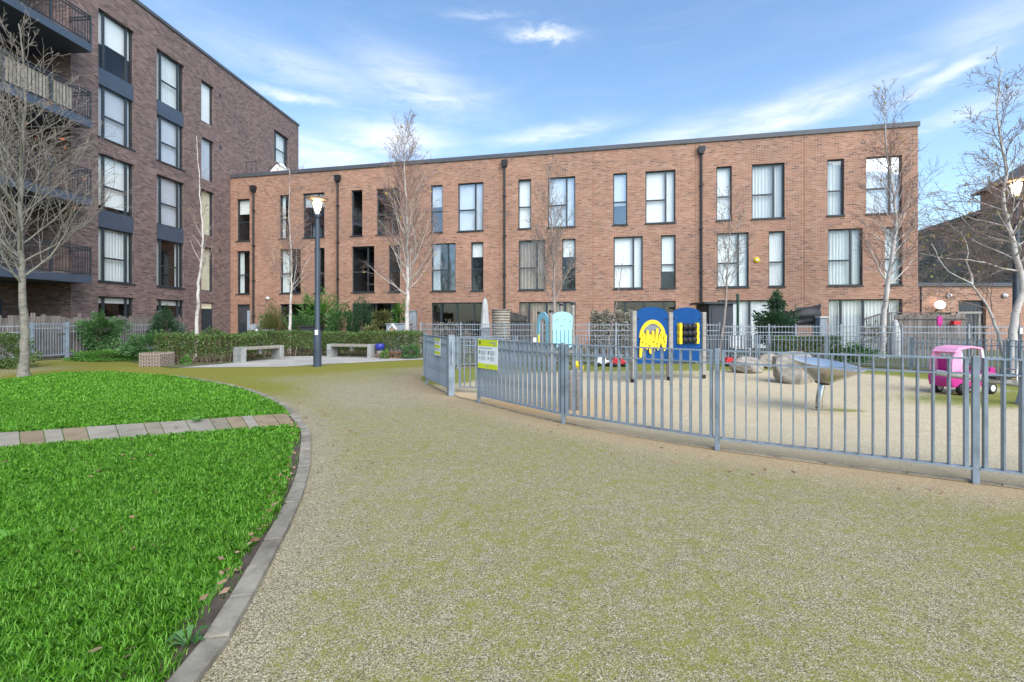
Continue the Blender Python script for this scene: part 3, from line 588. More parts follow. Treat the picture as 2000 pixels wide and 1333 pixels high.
def window(par, O, u, n, s0, s1, z0, z1, kind, fill, frame='frame', back=.12, gl='glass', sill=True, seed=0, name='window', room='room'):
    fw, e = .05, back; fd = .055; mb = MB(); bars = []; panes = []
    B = lambda a, b, c, d, k=0: mb.obox(O, u, n, a, b, -e-fd+k, -e+k, c, d)
    B(s0, s1, z1-fw, z1); B(s0, s1, z0, z0+fw); B(s0, s0+fw, z0+fw, z1-fw); B(s1-fw, s1, z0+fw, z1-fw)
    a, b, c, d = s0+fw, s1-fw, z0+fw, z1-fw; tz = c + (d-c)*.44
    if kind == 'wide':
        m = a + (b-a)*.70; B(m-.04, m+.04, c, d); B(a, m-.04, tz-.035, tz+.035); panes = [(a, m-.04, c, tz-.035), (a, m-.04, tz+.035, d), (m+.04, b, c, d)]
    elif kind == 'narrow':
        B(a, b, tz-.03, tz+.03); panes = [(a, b, c, tz-.03), (a, b, tz+.03, d)]
    elif kind == 'triple':
        m1, m2 = a+.26, b-.24; B(m1-.045, m1+.045, c, d, .01); B(m2-.045, m2+.045, c, d, .01); B(m1+.045, m2-.045, tz-.035, tz+.035)
        panes = [(a, m1-.045, c, d), (m1+.045, m2-.045, c, tz-.035), (m1+.045, m2-.045, tz+.035, d), (m2+.045, b, c, d)]
    elif kind == 'slider':
        q = [a] + [a + (b-a)*k for k in (.17, .49, .83)] + [b]
        for m in q[1:-1]: B(m-.045, m+.045, c, d, .01)
        panes = [(q[i]+(.045 if i else 0), q[i+1]-(.045 if i < 3 else 0), c, d) for i in range(4)]
    else: panes = [(a, b, c, d)]
    w = mb.build(name, frame, par)
    for p in panes:
        MB().obox(O, u, n, p[0], p[1], -e-.035, -e-.025, p[2], p[3]).build('pane', gl, w)
    if sill: MB().obox(O, u, n, s0-.04, s1+.04, -.10, .05, z0-.05, z0-.004).build('sill', frame, w)
    # the room behind the glass
    rm = MB(); P = lambda A, D, Z: (O.x+u.x*A+n.x*D, O.y+u.y*A+n.y*D, O.z+Z); D0, D1 = -e-.09, -e-3.4
    x0, x1, y0, y1 = s0-.02, s1+.02, z0-.03, z1+.02
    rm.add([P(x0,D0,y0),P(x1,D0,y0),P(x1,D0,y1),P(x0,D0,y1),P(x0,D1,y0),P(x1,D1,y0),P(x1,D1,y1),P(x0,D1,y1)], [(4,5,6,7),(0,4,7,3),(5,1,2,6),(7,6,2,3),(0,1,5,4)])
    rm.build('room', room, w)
    di = -e-.13; H = z1-z0; L = s1-s0
    if fill == 'vertical': drape(O, u, n, s0+.02, s1-.02, z0+.03, z1-.03, di-.01, .008, .095, seed).build('blind', 'blind', w)
    elif fill in ('blind', 'warm', 'grey'): MB().obox(O, u, n, s0+.03, s1-.03, di-.004, di, z0+.04, z1-.03).build('blind', {'blind': 'blind', 'warm': 'warm_blind', 'grey': 'blind_sky_tint'}[fill], w)
    elif fill.startswith('drop'):                   # roller blind part-way down
        k = float(fill[4:]); MB().obox(O, u, n, s0+.03, s1-.03, di-.004, di, z1-H*k, z1-.03).build('blind', 'blind', w)
    elif fill == 'curtain': drape(O, u, n, s0+.02, s1-.02, z0+.03, z1-.03, di-.03, .022, .13, seed).build('curtain', 'curtain', w)
    elif fill == 'tan': drape(O, u, n, s0+.02, s1-.02, z0+.03, z1-.03, di-.03, .03, .16, seed).build('curtain', 'curtain_tan', w)
    elif fill == 'sides':
        drape(O, u, n, s0+.03, s0+.03+L*.24, z0+.03, z1-.03, di-.03, .025, .10, seed).build('curtain', 'curtain', w)
        drape(O, u, n, s1-.03-L*.18, s1-.03, z0+.03, z1-.03, di-.03, .025, .10, seed+1).build('curtain', 'curtain', w)
    elif fill == 'left': drape(O, u, n, s0+.03, s0+.03+L*.30, z0+.03, z1-.03, di-.03, .025, .10, seed).build('curtain', 'curtain', w)
    return w
YA, YB = F*8.4/283, F*8.4/387
TA = Vector(((450-CX)*YA/F, YA, 0)); TB = Vector(((1793-CX)*YB/F, YB, 0)); TU = (TB-TA).normalized(); TN = Vector((TU.y, -TU.x, 0)); TOP = 9.8
bnd = [0, 2.35, 6.82, 11.45, 16.05, 20.72, 25.40, 29.95, 34.28]
starts = [None, 3.25, 7.74, 12.33, 17.0, 21.66, 26.30, 30.85]
# blinds and curtains: upper narrow, upper wide, lower wide, lower narrow, ground
fills = [None, ('left', 'drop.3', 'left', 'left', 'none'), ('none', 'none', 'none', 'none', 'none'), ('drop.45', 'blind', 'left', 'drop.3', 'none'),
         ('vertical', 'vertical', 'tan', 'drop.35', 'tan'), ('drop.62', 'vertical', 'blind', 'drop.68', 'none'), ('vertical', 'curtain', 'vertical', 'vertical', 'vertical'), ('curtain', 'drop.99', 'curtain', 'curtain', 'curtain')]
hl = ['narrow end house of the red brick terrace, one window per floor, against the dark block',
      'brick terrace house behind the lit lamp post and bamboo shrubs',
      'brick terrace house with dark bare windows behind the conifer and round topiary',
      'brick terrace house right of the tall birch, behind the closed white parasol',
      'brick terrace house with brown vertical blinds behind the pale blue play panel',
      'brick terrace house behind the two blue play boards, white blinds in most windows',
      'brick terrace house with the yellow alarm box between its windows',
      'last brick terrace house at the right end with pale curtains and a birch before it']
for k in range(8):
    a, b = bnd[k], bnd[k+1]; base = TA + TU*(a+b)/2
    h = thing('brick_house', hl[k], 'house', base, 'houses of the brick terrace')
    if k == 0: W_ = [(.43, 1.30, 5.95, 8.36, 'narrow', 'drop.35'), (.43, 1.30, 2.90, 5.36, 'narrow', 'left'), (.43, 1.30, .02, 2.29, 'door', 'none')]
    else:
        s = starts[k]; f = fills[k]
        W_ = [(s, s+.66, 5.97, 8.44, 'narrow', f[0]), (s+1.50, s+2.85, 5.97, 8.44, 'wide', f[1]), (s+.03, s+1.37, 2.90, 5.38, 'wide', f[2]), (s+2.2, s+2.86, 2.90, 5.38, 'narrow', f[3]), (s+.05, s+2.86, .06, 2.29, 'slider', f[4])]
    mb = MB(); facade(mb, TA, TU, TN, a, b, 0, TOP-.2, [w[:4] for w in W_], .13)
    P = lambda A, D, Z: (TA.x+TU.x*A+TN.x*D, TA.y+TU.y*A+TN.y*D, Z)
    MB().add([P(a,-9,0), P(b,-9,0), P(b,-9,TOP-.2), P(a,-9,TOP-.2)], [(3,2,1,0)]).build('rear_wall', 'brick', h, uv=(TU, TN))
    if k == 7: mb.add([P(b,0,0), P(b,-9,0), P(b,-9,TOP-.2), P(b,0,TOP-.2)], [(0,1,2,3)])
    mb.build('wall', 'brick', h, uv=(TU, TN))
    MB().obox(TA, TU, TN, a, b, -9, -.3, TOP-.45, TOP-.3).build('roof', 'slate', h)
    MB().obox(TA, TU, TN, a+.002, b-.002 if k < 7 else b+.05, -.35, .06, TOP-.2, TOP).build('coping', 'coping', h)
    for i, w in enumerate(W_):
        if w[4] == 'door':
            d = MB().obox(TA, TU, TN, w[0], w[1], -.13, -.09, w[2], w[3]).build('door', 'frame', h)
            MB().obox(TA, TU, TN, w[0]+.1, w[1]-.1, -.088, -.082, 1.2, 2.1).build('door_panel', 'shed_grey', d); MB().obox(TA, TU, TN, w[1]-.12, w[1]-.07, -.085, -.04, 1.0, 1.12).build('handle', 'steel', d)
        else:
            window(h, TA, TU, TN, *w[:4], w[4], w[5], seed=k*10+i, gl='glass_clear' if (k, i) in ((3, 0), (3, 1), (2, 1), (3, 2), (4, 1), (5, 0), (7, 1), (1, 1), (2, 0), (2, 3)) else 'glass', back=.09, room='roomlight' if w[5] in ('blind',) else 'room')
    if k in (2, 4, 5, 6, 7):                        # movement joint at the party wall
        MB().obox(TA, TU, TN, a-.012, a+.012, .0, .008, 0, TOP-.2).build('movement_joint', 'brick_lintel', h)
    if k in (0, 2, 4, 6):
        s = {0: 1.62, 2: 6.97, 4: 16.32, 6: 25.64}[k]; q = TA + TU*s + TN*.085; top = {0: 8.75, 2: 9.0, 4: 9.15, 6: 9.1}[k]
        dp_ = MB().tube([(q.x, q.y, .1), (q.x, q.y, top)], .05, 10).build('downpipe', 'pipe', h)
        MB().prism([(-.09, 0), (.09, 0), (.15, .14), (.15, .34), (-.15, .34), (-.15, .14)], Vector((q.x, q.y, top-.05)), TU, TN, -.085, .12).build('hopper', 'pipe', dp_)
        for z in (1.6, 3.6, 5.6, 7.6): MB().obox(Vector((q.x, q.y, 0)), TU, TN, -.075, .075, -.08, .06, z, z+.05).build('pipe_bracket', 'pipe', dp_)
# alarm box and small lights on the terrace
q = TA + TU*28.0; ab = thing('alarm_box', 'round yellow alarm box on the brick wall between two windows', 'alarm box', q + TN*.0 + Vector((0, 0, 3.95)))
MB().lathe(q + Vector((0, 0, 4.10)), [(.0, .08), (.075, .078), (.12, .055), (.135, 0)], 20, TN).build('cover', 'yellow', ab); MB().lathe(q + Vector((0, 0, 4.10)), [(0, .088), (.04, .087), (.05, .078)], 14, TN).build('badge', 'white', ab)
def dome(label, x, y, Y, r, m='white', name='security_camera', cat='camera', nrm=TN):
    c = at(x, y, Y); t = thing(name, label, cat, c)
    MB().lathe(c, [(r*1.1, -.02), (r*1.1, .03), (r, .04), (r*.8, r*.7+.04), (r*.4, r*.95+.04), (0, r+.04)], 14, nrm).build('housing', m, t); MB().lathe(c, [(r*1.25, -.03), (r*1.25, -.005), (0, -.004)], 14, nrm).build('mount', 'frame', t); return t
def ont(x): 
    r_ = Vector(((x-CX)/F, 1, 0)); return TA.dot(TN)/r_.dot(TN)
dome('small round security light on the brick wall near the dark end door', 523, 583, ont(523)-.02, .08)

# ------------------------------------------------------------------ dark brick apartment block
HT = 8.4*484/283 + EYE; Y1 = F*(HT-EYE)/382; KO = Vector(((583-CX)*Y1/F, Y1, 0)); KU = Vector((80/889, 1, 0)).normalized(); KN = Vector((KU.y, -KU.x, 0))
tw = thing('apartment_block', 'dark purple brown brick apartment block with tall windows and recessed balconies', 'building', KO + KU*-14)
cols = [(-14.78, -13.17), (-12.01, -10.40)]; holes = []; wl = []; sf = 0
for ci, (a, b) in enumerate(cols):
    for lo, s_lo, s_hi, hi in ((8.97, 11.15, 11.84, 14.25), (3.0, 5.25, 5.96, 8.30)):
        holes.append((a, b, lo, hi)); wl += [(a, b, lo, s_lo, 'triple'), (a, b, s_hi, hi, 'triple')]; sf += 1
    holes.append((a, b, .4, 2.38)); wl.append((a, b, .4, 2.38, 'triple'))
for lo, hi in ((12.02, 14.2), (8.93, 11.18), (5.94, 8.38), (2.95, 5.32)): holes.append((-9.28, -8.37, lo, hi)); wl.append((-9.28, -8.37, lo, hi, 'plain'))
holes.append((-9.28, -8.37, .02, 2.33)); holes.append((-2.93, -1.24, 12.1, 14.2)); wl.append((-2.93, -1.24, 12.1, 14.2, 'triple'))
REC = (-22.0, -15.86, .02, 14.9)
mb = MB(); facade(mb, KO, KU, KN, -15.86, 0, 0, HT-.15, holes, .14)
P = lambda A, D, Z: (KO.x+KU.x*A+KN.x*D, KO.y+KU.y*A+KN.y*D, Z)
mb.add([P(0,0,0), P(0,-12,0), P(0,-12,HT-.15), P(0,0,HT-.15)], [(0,1,2,3)])
facade(mb, KO, KU, KN, -26, -15.86, 0, HT-.15, [REC], .05)
a, b, c, d = REC; rd = -1.9                              # loggia recess: side wall, back wall, soffit
mb.add([P(b,0,c),P(b,rd,c),P(b,rd,d),P(b,0,d)], [(3,2,1,0)]); mb.add([P(a,rd,c),P(b,rd,c),P(b,rd,d),P(a,rd,d)], [(0,1,2,3)]); mb.add([P(a,0,c),P(a,rd,c),P(a,rd,d),P(a,0,d)], [(0,1,2,3)])
mb.add([P(a,0,d-.01),P(b,0,d-.01),P(b,rd,d-.01),P(a,rd,d-.01)], [(0,1,2,3)])
mb.build('wall', 'brick_dark', tw, uv=(KU, KN))
MB().obox(KO, KU, KN, -26, .04, -12, .06, HT-.15, HT).build('coping', 'coping', tw)
tfl = ['grey', 'drop.55', 'curtain', 'drop.9', 'drop.14', 'grey', 'curtain', 'sides', 'grey', 'drop.14', 'blind', 'grey', 'warm', 'warm', 'curtain']
for i, w in enumerate(wl):
    window(tw, KO, KU, KN, *w[:4], w[4], tfl[i], back=.11, seed=100+i, sill=(w[4] != 'plain' and w[2] in (8.97, 3.0)), gl='glass')
for (a, b) in cols:
    for lo, hi in ((11.15, 11.84), (5.25, 5.96)): MB().obox(KO, KU, KN, a, b, -.15, -.04, lo+.003, hi-.003).build('spandrel_panel', 'frame_blue', tw)
d = MB().obox(KO, KU, KN, -9.28, -8.37, -.14, -.10, .02, 2.0).build('door', 'frame', tw); MB().obox(KO, KU, KN, -9.23, -8.42, -.13, -.11, 2.0, 2.28).build('fanlight', 'warm_blind', d); MB().obox(KO, KU, KN, -8.55, -8.5, -.1, -.05, 1.0, 1.12).build('handle', 'steel', d)
for s_, z in ((-7.9, 13.9), (-7.9, 11.0), (-7.95, 5.2)): MB().obox(KO, KU, KN, s_-.07, s_+.07, 0, .03, z, z+.18).build('air_vent', 'frame', tw)
# balconies
bal = None
for bi, zb in enumerate((11.72-.02, 8.78, 5.78, 2.80)):
    sl = MB().obox(KO, KU, KN, -21.9, -15.87, -1.88, .92, zb, zb+.30).build('balcony', 'frame_blue', tw)
    z0, z1 = zb+.36, zb+.30+1.10
    for zz in (z1-.04, z1-.15, z0): 
        MB().obox(KO, KU, KN, -21.9, -15.90, .87, .91, zz, zz+.035).build('rail', 'frame', sl)
        MB().obox(KO, KU, KN, -15.92, -15.88, -.0, .86, zz, zz+.035).build('rail', 'frame', sl)
    for s_ in (-15.90, -17.3, -18.7, -20.1): MB().obox(KO, KU, KN, s_-.025, s_+.025, .865, .915, zb+.3, z1).build('rail_post', 'frame', sl)
    if bal is None: bal = MB().box((-.007, -.007, 0), (.007, .007, 1.0)).build('baluster', 'frame', sl, origin=(0, 0, 0)).data; bpy.data.objects.remove(bpy.data.objects['baluster'])
    for i in range(34):
        p = P(-16.02 - i*.11, .89, z0); put(bal, 'baluster', sl, p)
    for i in range(7): put(bal, 'baluster', sl, P(-15.9, .78 - i*.11, z0))
    if bi == 1: # pale privacy screen tied behind the railing of the second balcony from the top
        drape(KO, KU, KN, -21.5, -16.5, z0+.02, z1-.18, .84, .012, .16, 5).build('privacy_screen', 'bamboo', sl)
    # glazed doors at the back of the loggia
    zf = zb+.30 if bi < 3 else zb+.30
    dr = MB(); 
    for s_ in (-20.6, -19.3, -18.0, -16.75): dr.obox(KO, KU, KN, s_-.05, s_+.05, rd+.01, rd+.06, zf, zf+2.25)
    dr.obox(KO, KU, KN, -20.65, -16.7, rd+.01, rd+.06, zf+2.25, zf+2.33); dd_ = dr.build('balcony_door', 'frame', tw)
    for s_ in (-20.6, -19.3, -18.0): MB().obox(KO, KU, KN, s_+.06, s_+1.2, rd+.02, rd+.035, zf+.02, zf+2.24).build('pane', 'glass_clear', dd_)
    drape(KO, KU, KN, -18.6, -17.0, zf+.03, zf+2.2, rd+.012, .006, .14, bi).build('curtain', 'curtain', dd_)
gd = MB().obox(KO, KU, KN, -17.6, -16.7, rd+.01, rd+.06, .02, 2.2).build('door', 'frame_blue', tw)
# roof clutter beyond the terrace roof
t = thing('roof_guard_rail', 'small dark guard rail standing on the terrace roof by the block', 'railing', at(490, 335, 27.2)); 
for x in (482, 492, 500): MB().tube([at(x, 338, 27.2), at(x, 316, 27.2)], .02, 6).build('post', 'pipe', t)
MB().tube([at(480, 318, 27.2), at(503, 315, 27.2)], .02, 6).build('rail', 'pipe', t)
t = thing('roof_light', 'pale glazed roof light on the terrace roof beneath the block window', 'roof light', at(535, 336, 28.5))
p0 = at(523, 331, 28.5); MB().add([p0+Vector((0,0,-.3)), p0+Vector((1.3,-.2,-.3)), p0+Vector((1.3,.5,-.3)), p0+Vector((0,.7,-.3)), p0+Vector((.45,.2,.42)), p0+Vector((.9,.15,.40))], [(0,1,5,4),(1,2,5),(2,3,4,5),(3,0,4),(0,3,2,1)]).build('glazing', 'white', t)
MB().tube([p0+Vector((0,-.02,-.1)), p0+Vector((.45,.18,.44)), p0+Vector((1.3,-.22,-.1))], .02, 6).build('glazing_bar', 'pipe', t)

# ------------------------------------------------------------------ low wing at the right and the old building behind it
RU, RN = Vector((1, 0, 0)), Vector((0, -1, 0)); RO = Vector((17.0, 20.6, 0)); WT = EYE + 72*20.6/F
wg = thing('brick_outbuilding', 'single storey red brick wing with dark double door and round globe light', 'building', RO + RU*4)
xd = lambda x: (x-CX)*20.6/F - RO.x
mb = MB(); facade(mb, RO, RU, RN, 0, 13, 0, WT-.16, [(xd(1872), xd(1926), .02, EYE + 38*20.6/F), (xd(1816), xd(1858), .9, EYE + 15*20.6/F)], .2)
mb.obox(RO, RU, RN, 12.99, 13, -6, 0, 0, WT-.16); mb.build('wall', 'brick', wg, uv=(RU, RN))
MB().obox(RO, RU, RN, -.5, 13.1, -6, .08, WT-.16, WT).build('coping', 'coping', wg)
d = MB().obox(RO, RU, RN, xd(1872), xd(1926), -.2, -.14, .02, EYE + 38*20.6/F).build('door', 'frame', wg)
for k in range(6): MB().obox(RO, RU, RN, xd(1872)+.06+k*.19, xd(1872)+.2+k*.19, -.139, -.125, .1, 1.9).build('door_panel', 'shed_grey', d)
window(wg, RO, RU, RN, xd(1816), xd(1858), .9, EYE + 15*20.6/F, 'plain', 'none', back=.1, seed=77)
MB().obox(RO, RU, RN, xd(1797), xd(1799), 0, .05, 0, WT-.17).build('downpipe', 'pipe', wg)
dome('small white camera on the wing wall above the globe light', 1853, 578, 20.55, .085, nrm=RN); dome('small white camera on the wing wall near the right birch trunk', 1962, 578, 20.55, .085, nrm=RN)
gl_ = thing('globe_light', 'round lit white globe light on the low brick wing', 'lamp', at(1836, 603, 20.55)); c = at(1836, 596, 20.42)
MB().lathe(c, [(.0, -.19), (.10, -.165), (.17, -.09), (.19, 0), (.17, .09), (.10, .165), (0, .19)], 20).build('globe', 'lamp_white', gl_); MB().obox(Vector((c.x, 20.6, c.z-.22)), RU, RN, -.04, .04, 0, .2, -.03, .05).build('bracket', 'frame', gl_)
# old building with creeper: long wall receding to the left
OA, OB = Vector((28.4, 31.7, 0)), Vector((25.6, 22.4, 0)); OU = (OB-OA).normalized(); ON = Vector((-OU.y, OU.x, 0)); ON = ON if ON.x < 0 else -ON
OL = (OB-OA).length; ot = 7.35
ob = thing('old_building', 'old building with grey creeper covered wall and dark slate roof behind the right birch', 'building', (OA+OB)/2)
mb = MB(); mb.obox(OA, OU, ON, -8, OL, -7, 0, 0, ot); mb.build('wall', 'creeper_wall', ob)
MB().obox(OA, OU, ON, -8.2, OL+.1, -7, .25, ot, ot+.22).build('eaves', 'slate', ob)
n = 6000; s_ = RNG.uniform(-1.5, OL+.2, n); z = RNG.uniform(2.6, ot+.05, n)**1.0; dd = np.abs(RNG.normal(0, .16, n)) * (1.2 + np.sin(s_*2+z*1.7))
P_ = np.stack([OA.x+OU.x*s_+ON.x*dd, OA.y+OU.y*s_+ON.y*dd, z], 1); raw_mesh('creeper', leaf_quads(P_, .15, .35), 4, 'ivy_grey', ob, (OA+OB)/2)
mb = MB()
for k in range(420):
    s0 = RNG.uniform(-1, OL); z0 = RNG.uniform(2.6, ot-.6); pts = []; q = Vector((s0, .12, z0)); d = Vector((RNG.normal()*.5, 0, .5+RNG.random()))
    for i in range(6): pts.append(OA + OU*q.x + ON*q.y + Vector((0, 0, q.z))); d += Vector((RNG.normal()*.4, 0, RNG.normal()*.4)); q = q + d.normalized()*.3; q.y = .1 + RNG.random()*.25; q.z = min(q.z, ot)
    mb.tube(pts, .014, 3, cap=False)
mb.build('creeper_stem', 'bamboo', ob)
hz = EYE + 245*23/F; cB = Vector((26.6, 24.5, 0))
up = MB(); up.obox(cB, OU, ON, -2.1, 4, -5, -.05, ot+.1, 8.7); up.build('upper_wall', 'brick', ob, uv=(OU, ON))
rf = MB(); Q = lambda s_, d_, z_: (cB.x+OU.x*s_+ON.x*d_, cB.y+OU.y*s_+ON.y*d_, z_)
rf.add([Q(-2.4,.3,8.7), Q(4.2,.3,8.7), Q(4.2,-5.2,8.7), Q(-2.4,-5.2,8.7), Q(4.2,-2.4,10.9), Q(.4,-2.4,10.9)], [(0,1,4,5),(1,2,4),(2,3,5,4),(3,0,5),(0,3,2,1)]); rf.build('roof', 'slate', ob)
# ------------------------------------------------------------------ fences
BARH = {}
def bar_mesh(h, w=.012, d=.062):
    if (h, w, d) not in BARH:
        o = MB().box((-w/2, -d/2, 0), (w/2, d/2, h)).build('bar', 'fence', None); BARH[h, w, d] = o.data; bpy.data.objects.remove(o)
    return BARH[h, w, d]
def fence(label, pts, h, name='metal_fence', group='play area fences', posts=True, pitch=.108, m='fence', skip_posts=(), post_w=.046, depth=.062):
    base = (V2(pts[0]) + V2(pts[-1]))/2; o = thing(name, label, 'fence', base, group); zb = .125
    for i, p in enumerate(pts):
        if i in skip_posts: continue
        q = V2(pts[min(i+1, len(pts)-1)]) - V2(pts[max(i-1, 0)]); q.normalize(); n = Vector((q.y, -q.x, 0))
        pm = MB().obox(V2(p), q, n, -post_w/2, post_w/2, -post_w/2, post_w/2, 0, h+.015).build('post', m, o, bevel=.005)
    for a, b in zip(pts, pts[1:]):
        a, b = V2(a), V2(b); d = (b-a).normalized(); n = Vector((d.y, -d.x, 0)); L = (b-a).length; e = post_w/2 + .024
        mb = MB(); z2 = h - .145
        for z in (h-.014, z2): mb.obox(a, d, n, e, L-e, -.028, .028, z, z+.014)
        mb.obox(a, d, n, post_w/2, L-post_w/2, -.03, .03, zb, zb+.016)
        for s0, s1 in ((e, e+.026), (L-e-.026, L-e)): mb.obox(a, d, n, s0+.0007, s1-.0007, -.027, .027, zb+.016, h-.0145)
        for s0, s1 in ((post_w/2, e), (L-e, L-post_w/2)):
            mb.obox(a, d, n, s0, s1, -.012, .012, z2+.002, z2+.012)
        pn = mb.build('panel', m, o)
        k = max(2, round((L-2*e)/pitch)); bm_ = bar_mesh(round(h-.03-zb, 3), .012, depth); rz = math.atan2(d.y, d.x)
        for j in range(1, k):
            put(bm_, 'bar', pn, a + d*(e + .017 + (L-2*e-.034)*j/k) + Vector((0, 0, zb+.016)), rz)
    return o
fence('grey blue steel fence with upright bars nearest the camera, right of the play area gate', FRONT[1:], 1.076)
fence('short solid looking steel fence section curving back left of the gate', LEFT, 1.076, skip_posts=(0,))
fence('far steel bar fence round the back and right of the play area', BACK, .92, skip_posts=(0,))
# wide gate post and the gate leaf standing ajar behind it
q = (V2(LEFT[0]) - V2(LEFT[1])).normalized(); n = Vector((q.y, -q.x, 0)); t = thing('gate_post', 'broad square steel post at the left side of the play area gate', 'post', V2(GATE_L))
MB().obox(V2(GATE_L), q, n, -.06, .06, -.06, .06, 0, 1.11).build('post', 'fence', t, bevel=.008); MB().obox(V2(GATE_L), q, n, -.065, .065, -.065, .065, 1.11, 1.122).build('cap', 'fence', t)
MB().obox(V2(GATE_L), q, n, .06, .10, -.02, .02, .78, .83).build('latch', 'steel', t); MB().tube([V2(GATE_L)+q*.10+Vector((0, -.02, .58)), V2(GATE_L)+q*.10+Vector((0, -.02, 1.02))], .014, 8).build('latch_rod', 'fence_far', t)
ga, gb_ = Vector((-1.02, 8.75, 0)), Vector((-.14, 8.55, 0)); d = (gb_-ga).normalized(); n = Vector((d.y, -d.x, 0)); L = (gb_-ga).length
t = thing('play_gate', 'narrow steel bar gate standing open behind the wide post', 'gate', (ga+gb_)/2); mb = MB()
for z in (1.04, .90, .10): mb.obox(ga, d, n, 0, L, -.02, .02, z, z+.02)
for s_ in (0, L-.04): mb.obox(ga, d, n, s_, s_+.04, -.019, .019, .12, 1.04)
fr = mb.build('gate_frame', 'fence', t)
for j in range(1, 8): MB().obox(ga, d, n, j*L/8-.008, j*L/8+.008, -.018, .018, .12, 1.04).build('bar', 'fence', fr)
# edging strip under the front fence
ed = thing('fence_edging', '', '', V2(FRONT[4])); del ed['label'], ed['category']; struct(ed)
ep = spline([V2(p) for p in FRONT[1:]] + [V2(p) for p in LEFT], .62)
for a, b in zip(ep, ep[1:]):
    d = (b-a).normalized(); n = Vector((d.y, -d.x, 0)); L = (b-a).length; j = random.uniform(-.008, .008)
    MB().obox(a, d, n, .004, L-.004, .015+j if d.x < 0 else -.05+j, .05+j if d.x < 0 else -.015+j, -.02, .016+random.uniform(0, .008)).build('edging_piece', 'kerb', ed, bevel=.003)
# signs
def sign(label, O, u, n, w, h, z, rows, name='notice_sign'):
    t = thing(name, label, 'sign', O + Vector((0, 0, z))); O = O + Vector((0, 0, z))
    MB().obox(O, u, n, 0, w, 0, .006, 0, h).build('board', 'sign_white', t)
    for (m, a, b, c, d) in rows: MB().obox(O, u, n, a*w, b*w, .0062, .0075 if m.startswith('sign_y') else .0085, c*h, d*h).build({'sign_yellow': 'colour_band', 'sign_ink': 'print_line', 'sign_dark': 'symbol'}[m], m, t)
    return t
a, b = V2(FRONT[6]), V2(FRONT[5]); d = (b-a).normalized(); n = Vector((d.y, -d.x, 0)); n = n if n.dot(-a) > 0 else -n
rows = [('sign_yellow', 0, 1, .77, 1), ('sign_yellow', 0, 1, 0, .17), ('sign_dark', .06, .16, .83, .95), ('sign_ink', .62, .93, .88, .92), ('sign_ink', .78, .93, .82, .85), ('sign_ink', .06, .72, .69, .72), ('sign_ink', .36, .58, .08, .11)]
for cx_ in (.07, .52):
    rows.append(('sign_dark', cx_, cx_+.06, .50, .62))
    for r_ in range(5): rows.append(('sign_ink', cx_+.11, cx_+.11+(.22, .25, .19, .24, .15)[r_], .60-r_*.032, .615-r_*.032))
    rows.append(('sign_ink', cx_, cx_+.06, .32, .40))
    for r_ in range(4): rows.append(('sign_ink', cx_+.11, cx_+.11+(.2, .25, .16, .22)[r_], .40-r_*.036, .415-r_*.036))
sign('large lime and white notice board fixed on the near fence panel', a + d*.04 + n*.04, d, n, .545, .475, .60, rows)
a, b = V2(LEFT[1]), V2(LEFT[0]); d = (b-a).normalized(); n = Vector((d.y, -d.x, 0)); n = n if n.dot(-a) > 0 else -n
rows = [('sign_yellow', 0, 1, .86, 1), ('sign_yellow', 0, 1, .46, .62), ('sign_yellow', 0, 1, .08, .24), ('sign_ink', .1, .9, .90, .93)] + [('sign_ink', .1, .8, .80-k*.04, .815-k*.04) for k in range(3)] + [('sign_ink', .1, .75, .40-k*.04, .415-k*.04) for k in range(3)]
sign('slim lime and white striped notice on the solid fence left of the gate', a + d*(b-a).length*.46 + n*.04, d, n, .40, .34, .69, rows)

# ------------------------------------------------------------------ street lamps, benches, planter
def lamp(label, p, k):
    t = thing('lamp_post', label, 'lamp post', p, 'lit column lamps'); z = lambda h: p + Vector((0, 0, h))
    MB().lathe(p, [(.115, 0), (.115, 1.0), (.112, 1.02), (.075, 1.12), (.068, 4.25), (.05, 4.42)], 16).build('post', 'lamp_post', t)
    MB().box(p + Vector((.075, -.10, .95)) - Vector((.1, .02, 0)), p + Vector((.06, -.10, 1.10))).build('number_plate', 'white', t)
    MB().lathe(p, [(.05, 4.42), (.075, 4.44), (.085, 4.52), (.075, 4.55)], 16).build('neck', 'lamp_post', t)
    MB().lathe(p, [(.08, 4.55), (.13, 4.70), (.21, 4.98), (.225, 5.02)], 24).build('glass_bowl', 'lamp_glass', t)
    hd = MB().lathe(p, [(.0, 5.06), (.30, 5.03), (.31, 5.01), (.29, 4.995), (.0, 5.0)], 28).build('canopy', 'bark_twig', t)
    MB().lathe(p, [(.0, 4.93), (.10, 4.93), (.12, 4.9), (.075, 4.68), (.0, 4.66)], 16).build('bulb', 'lamp_lit', t)
    L = bpy.data.lights.new('lamp_glow', 'POINT'); L.energy = 14; L.color = (1, .82, .55); L.shadow_soft_size = .12; lo = bpy.data.objects.new('lamp_glow', L); COL.objects.link(lo); lo.location = z(4.86); 
    lo.parent = t; lo.location = (0, 0, 4.86); t.scale = (1, 1, k)
    return t
lamp('lit lamp on a dark slate post at the edge of the pale plaza', g(620, 716.5), 1)
lamp('lit lamp on a dark post at the right edge behind the large birch', Vector((14.12, 12.75, 0)), 1.06)
def bench(label, A, B, h=.50):
    d = (B-A).normalized(); n = Vector((d.y, -d.x, 0)); L = (B-A).length; t = thing('bench', label, 'bench', (A+B)/2, 'plaza benches')
    for s0 in (0, L-.16): MB().obox(A, d, n, s0, s0+.16, -.24, .24, 0, h).build('leg', 'concrete', t, bevel=.012)
    MB().obox(A, d, n, L/2-.05, L/2+.05, -.06, .06, .25, h-.1).build('bracket', 'concrete', t)
    for k in range(4): MB().obox(A, d, n, .161, L-.161, -.235+k*.12, -.135+k*.12, h-.09, h-.005).build('slat', 'timber_bench', t, bevel=.006)
    return t
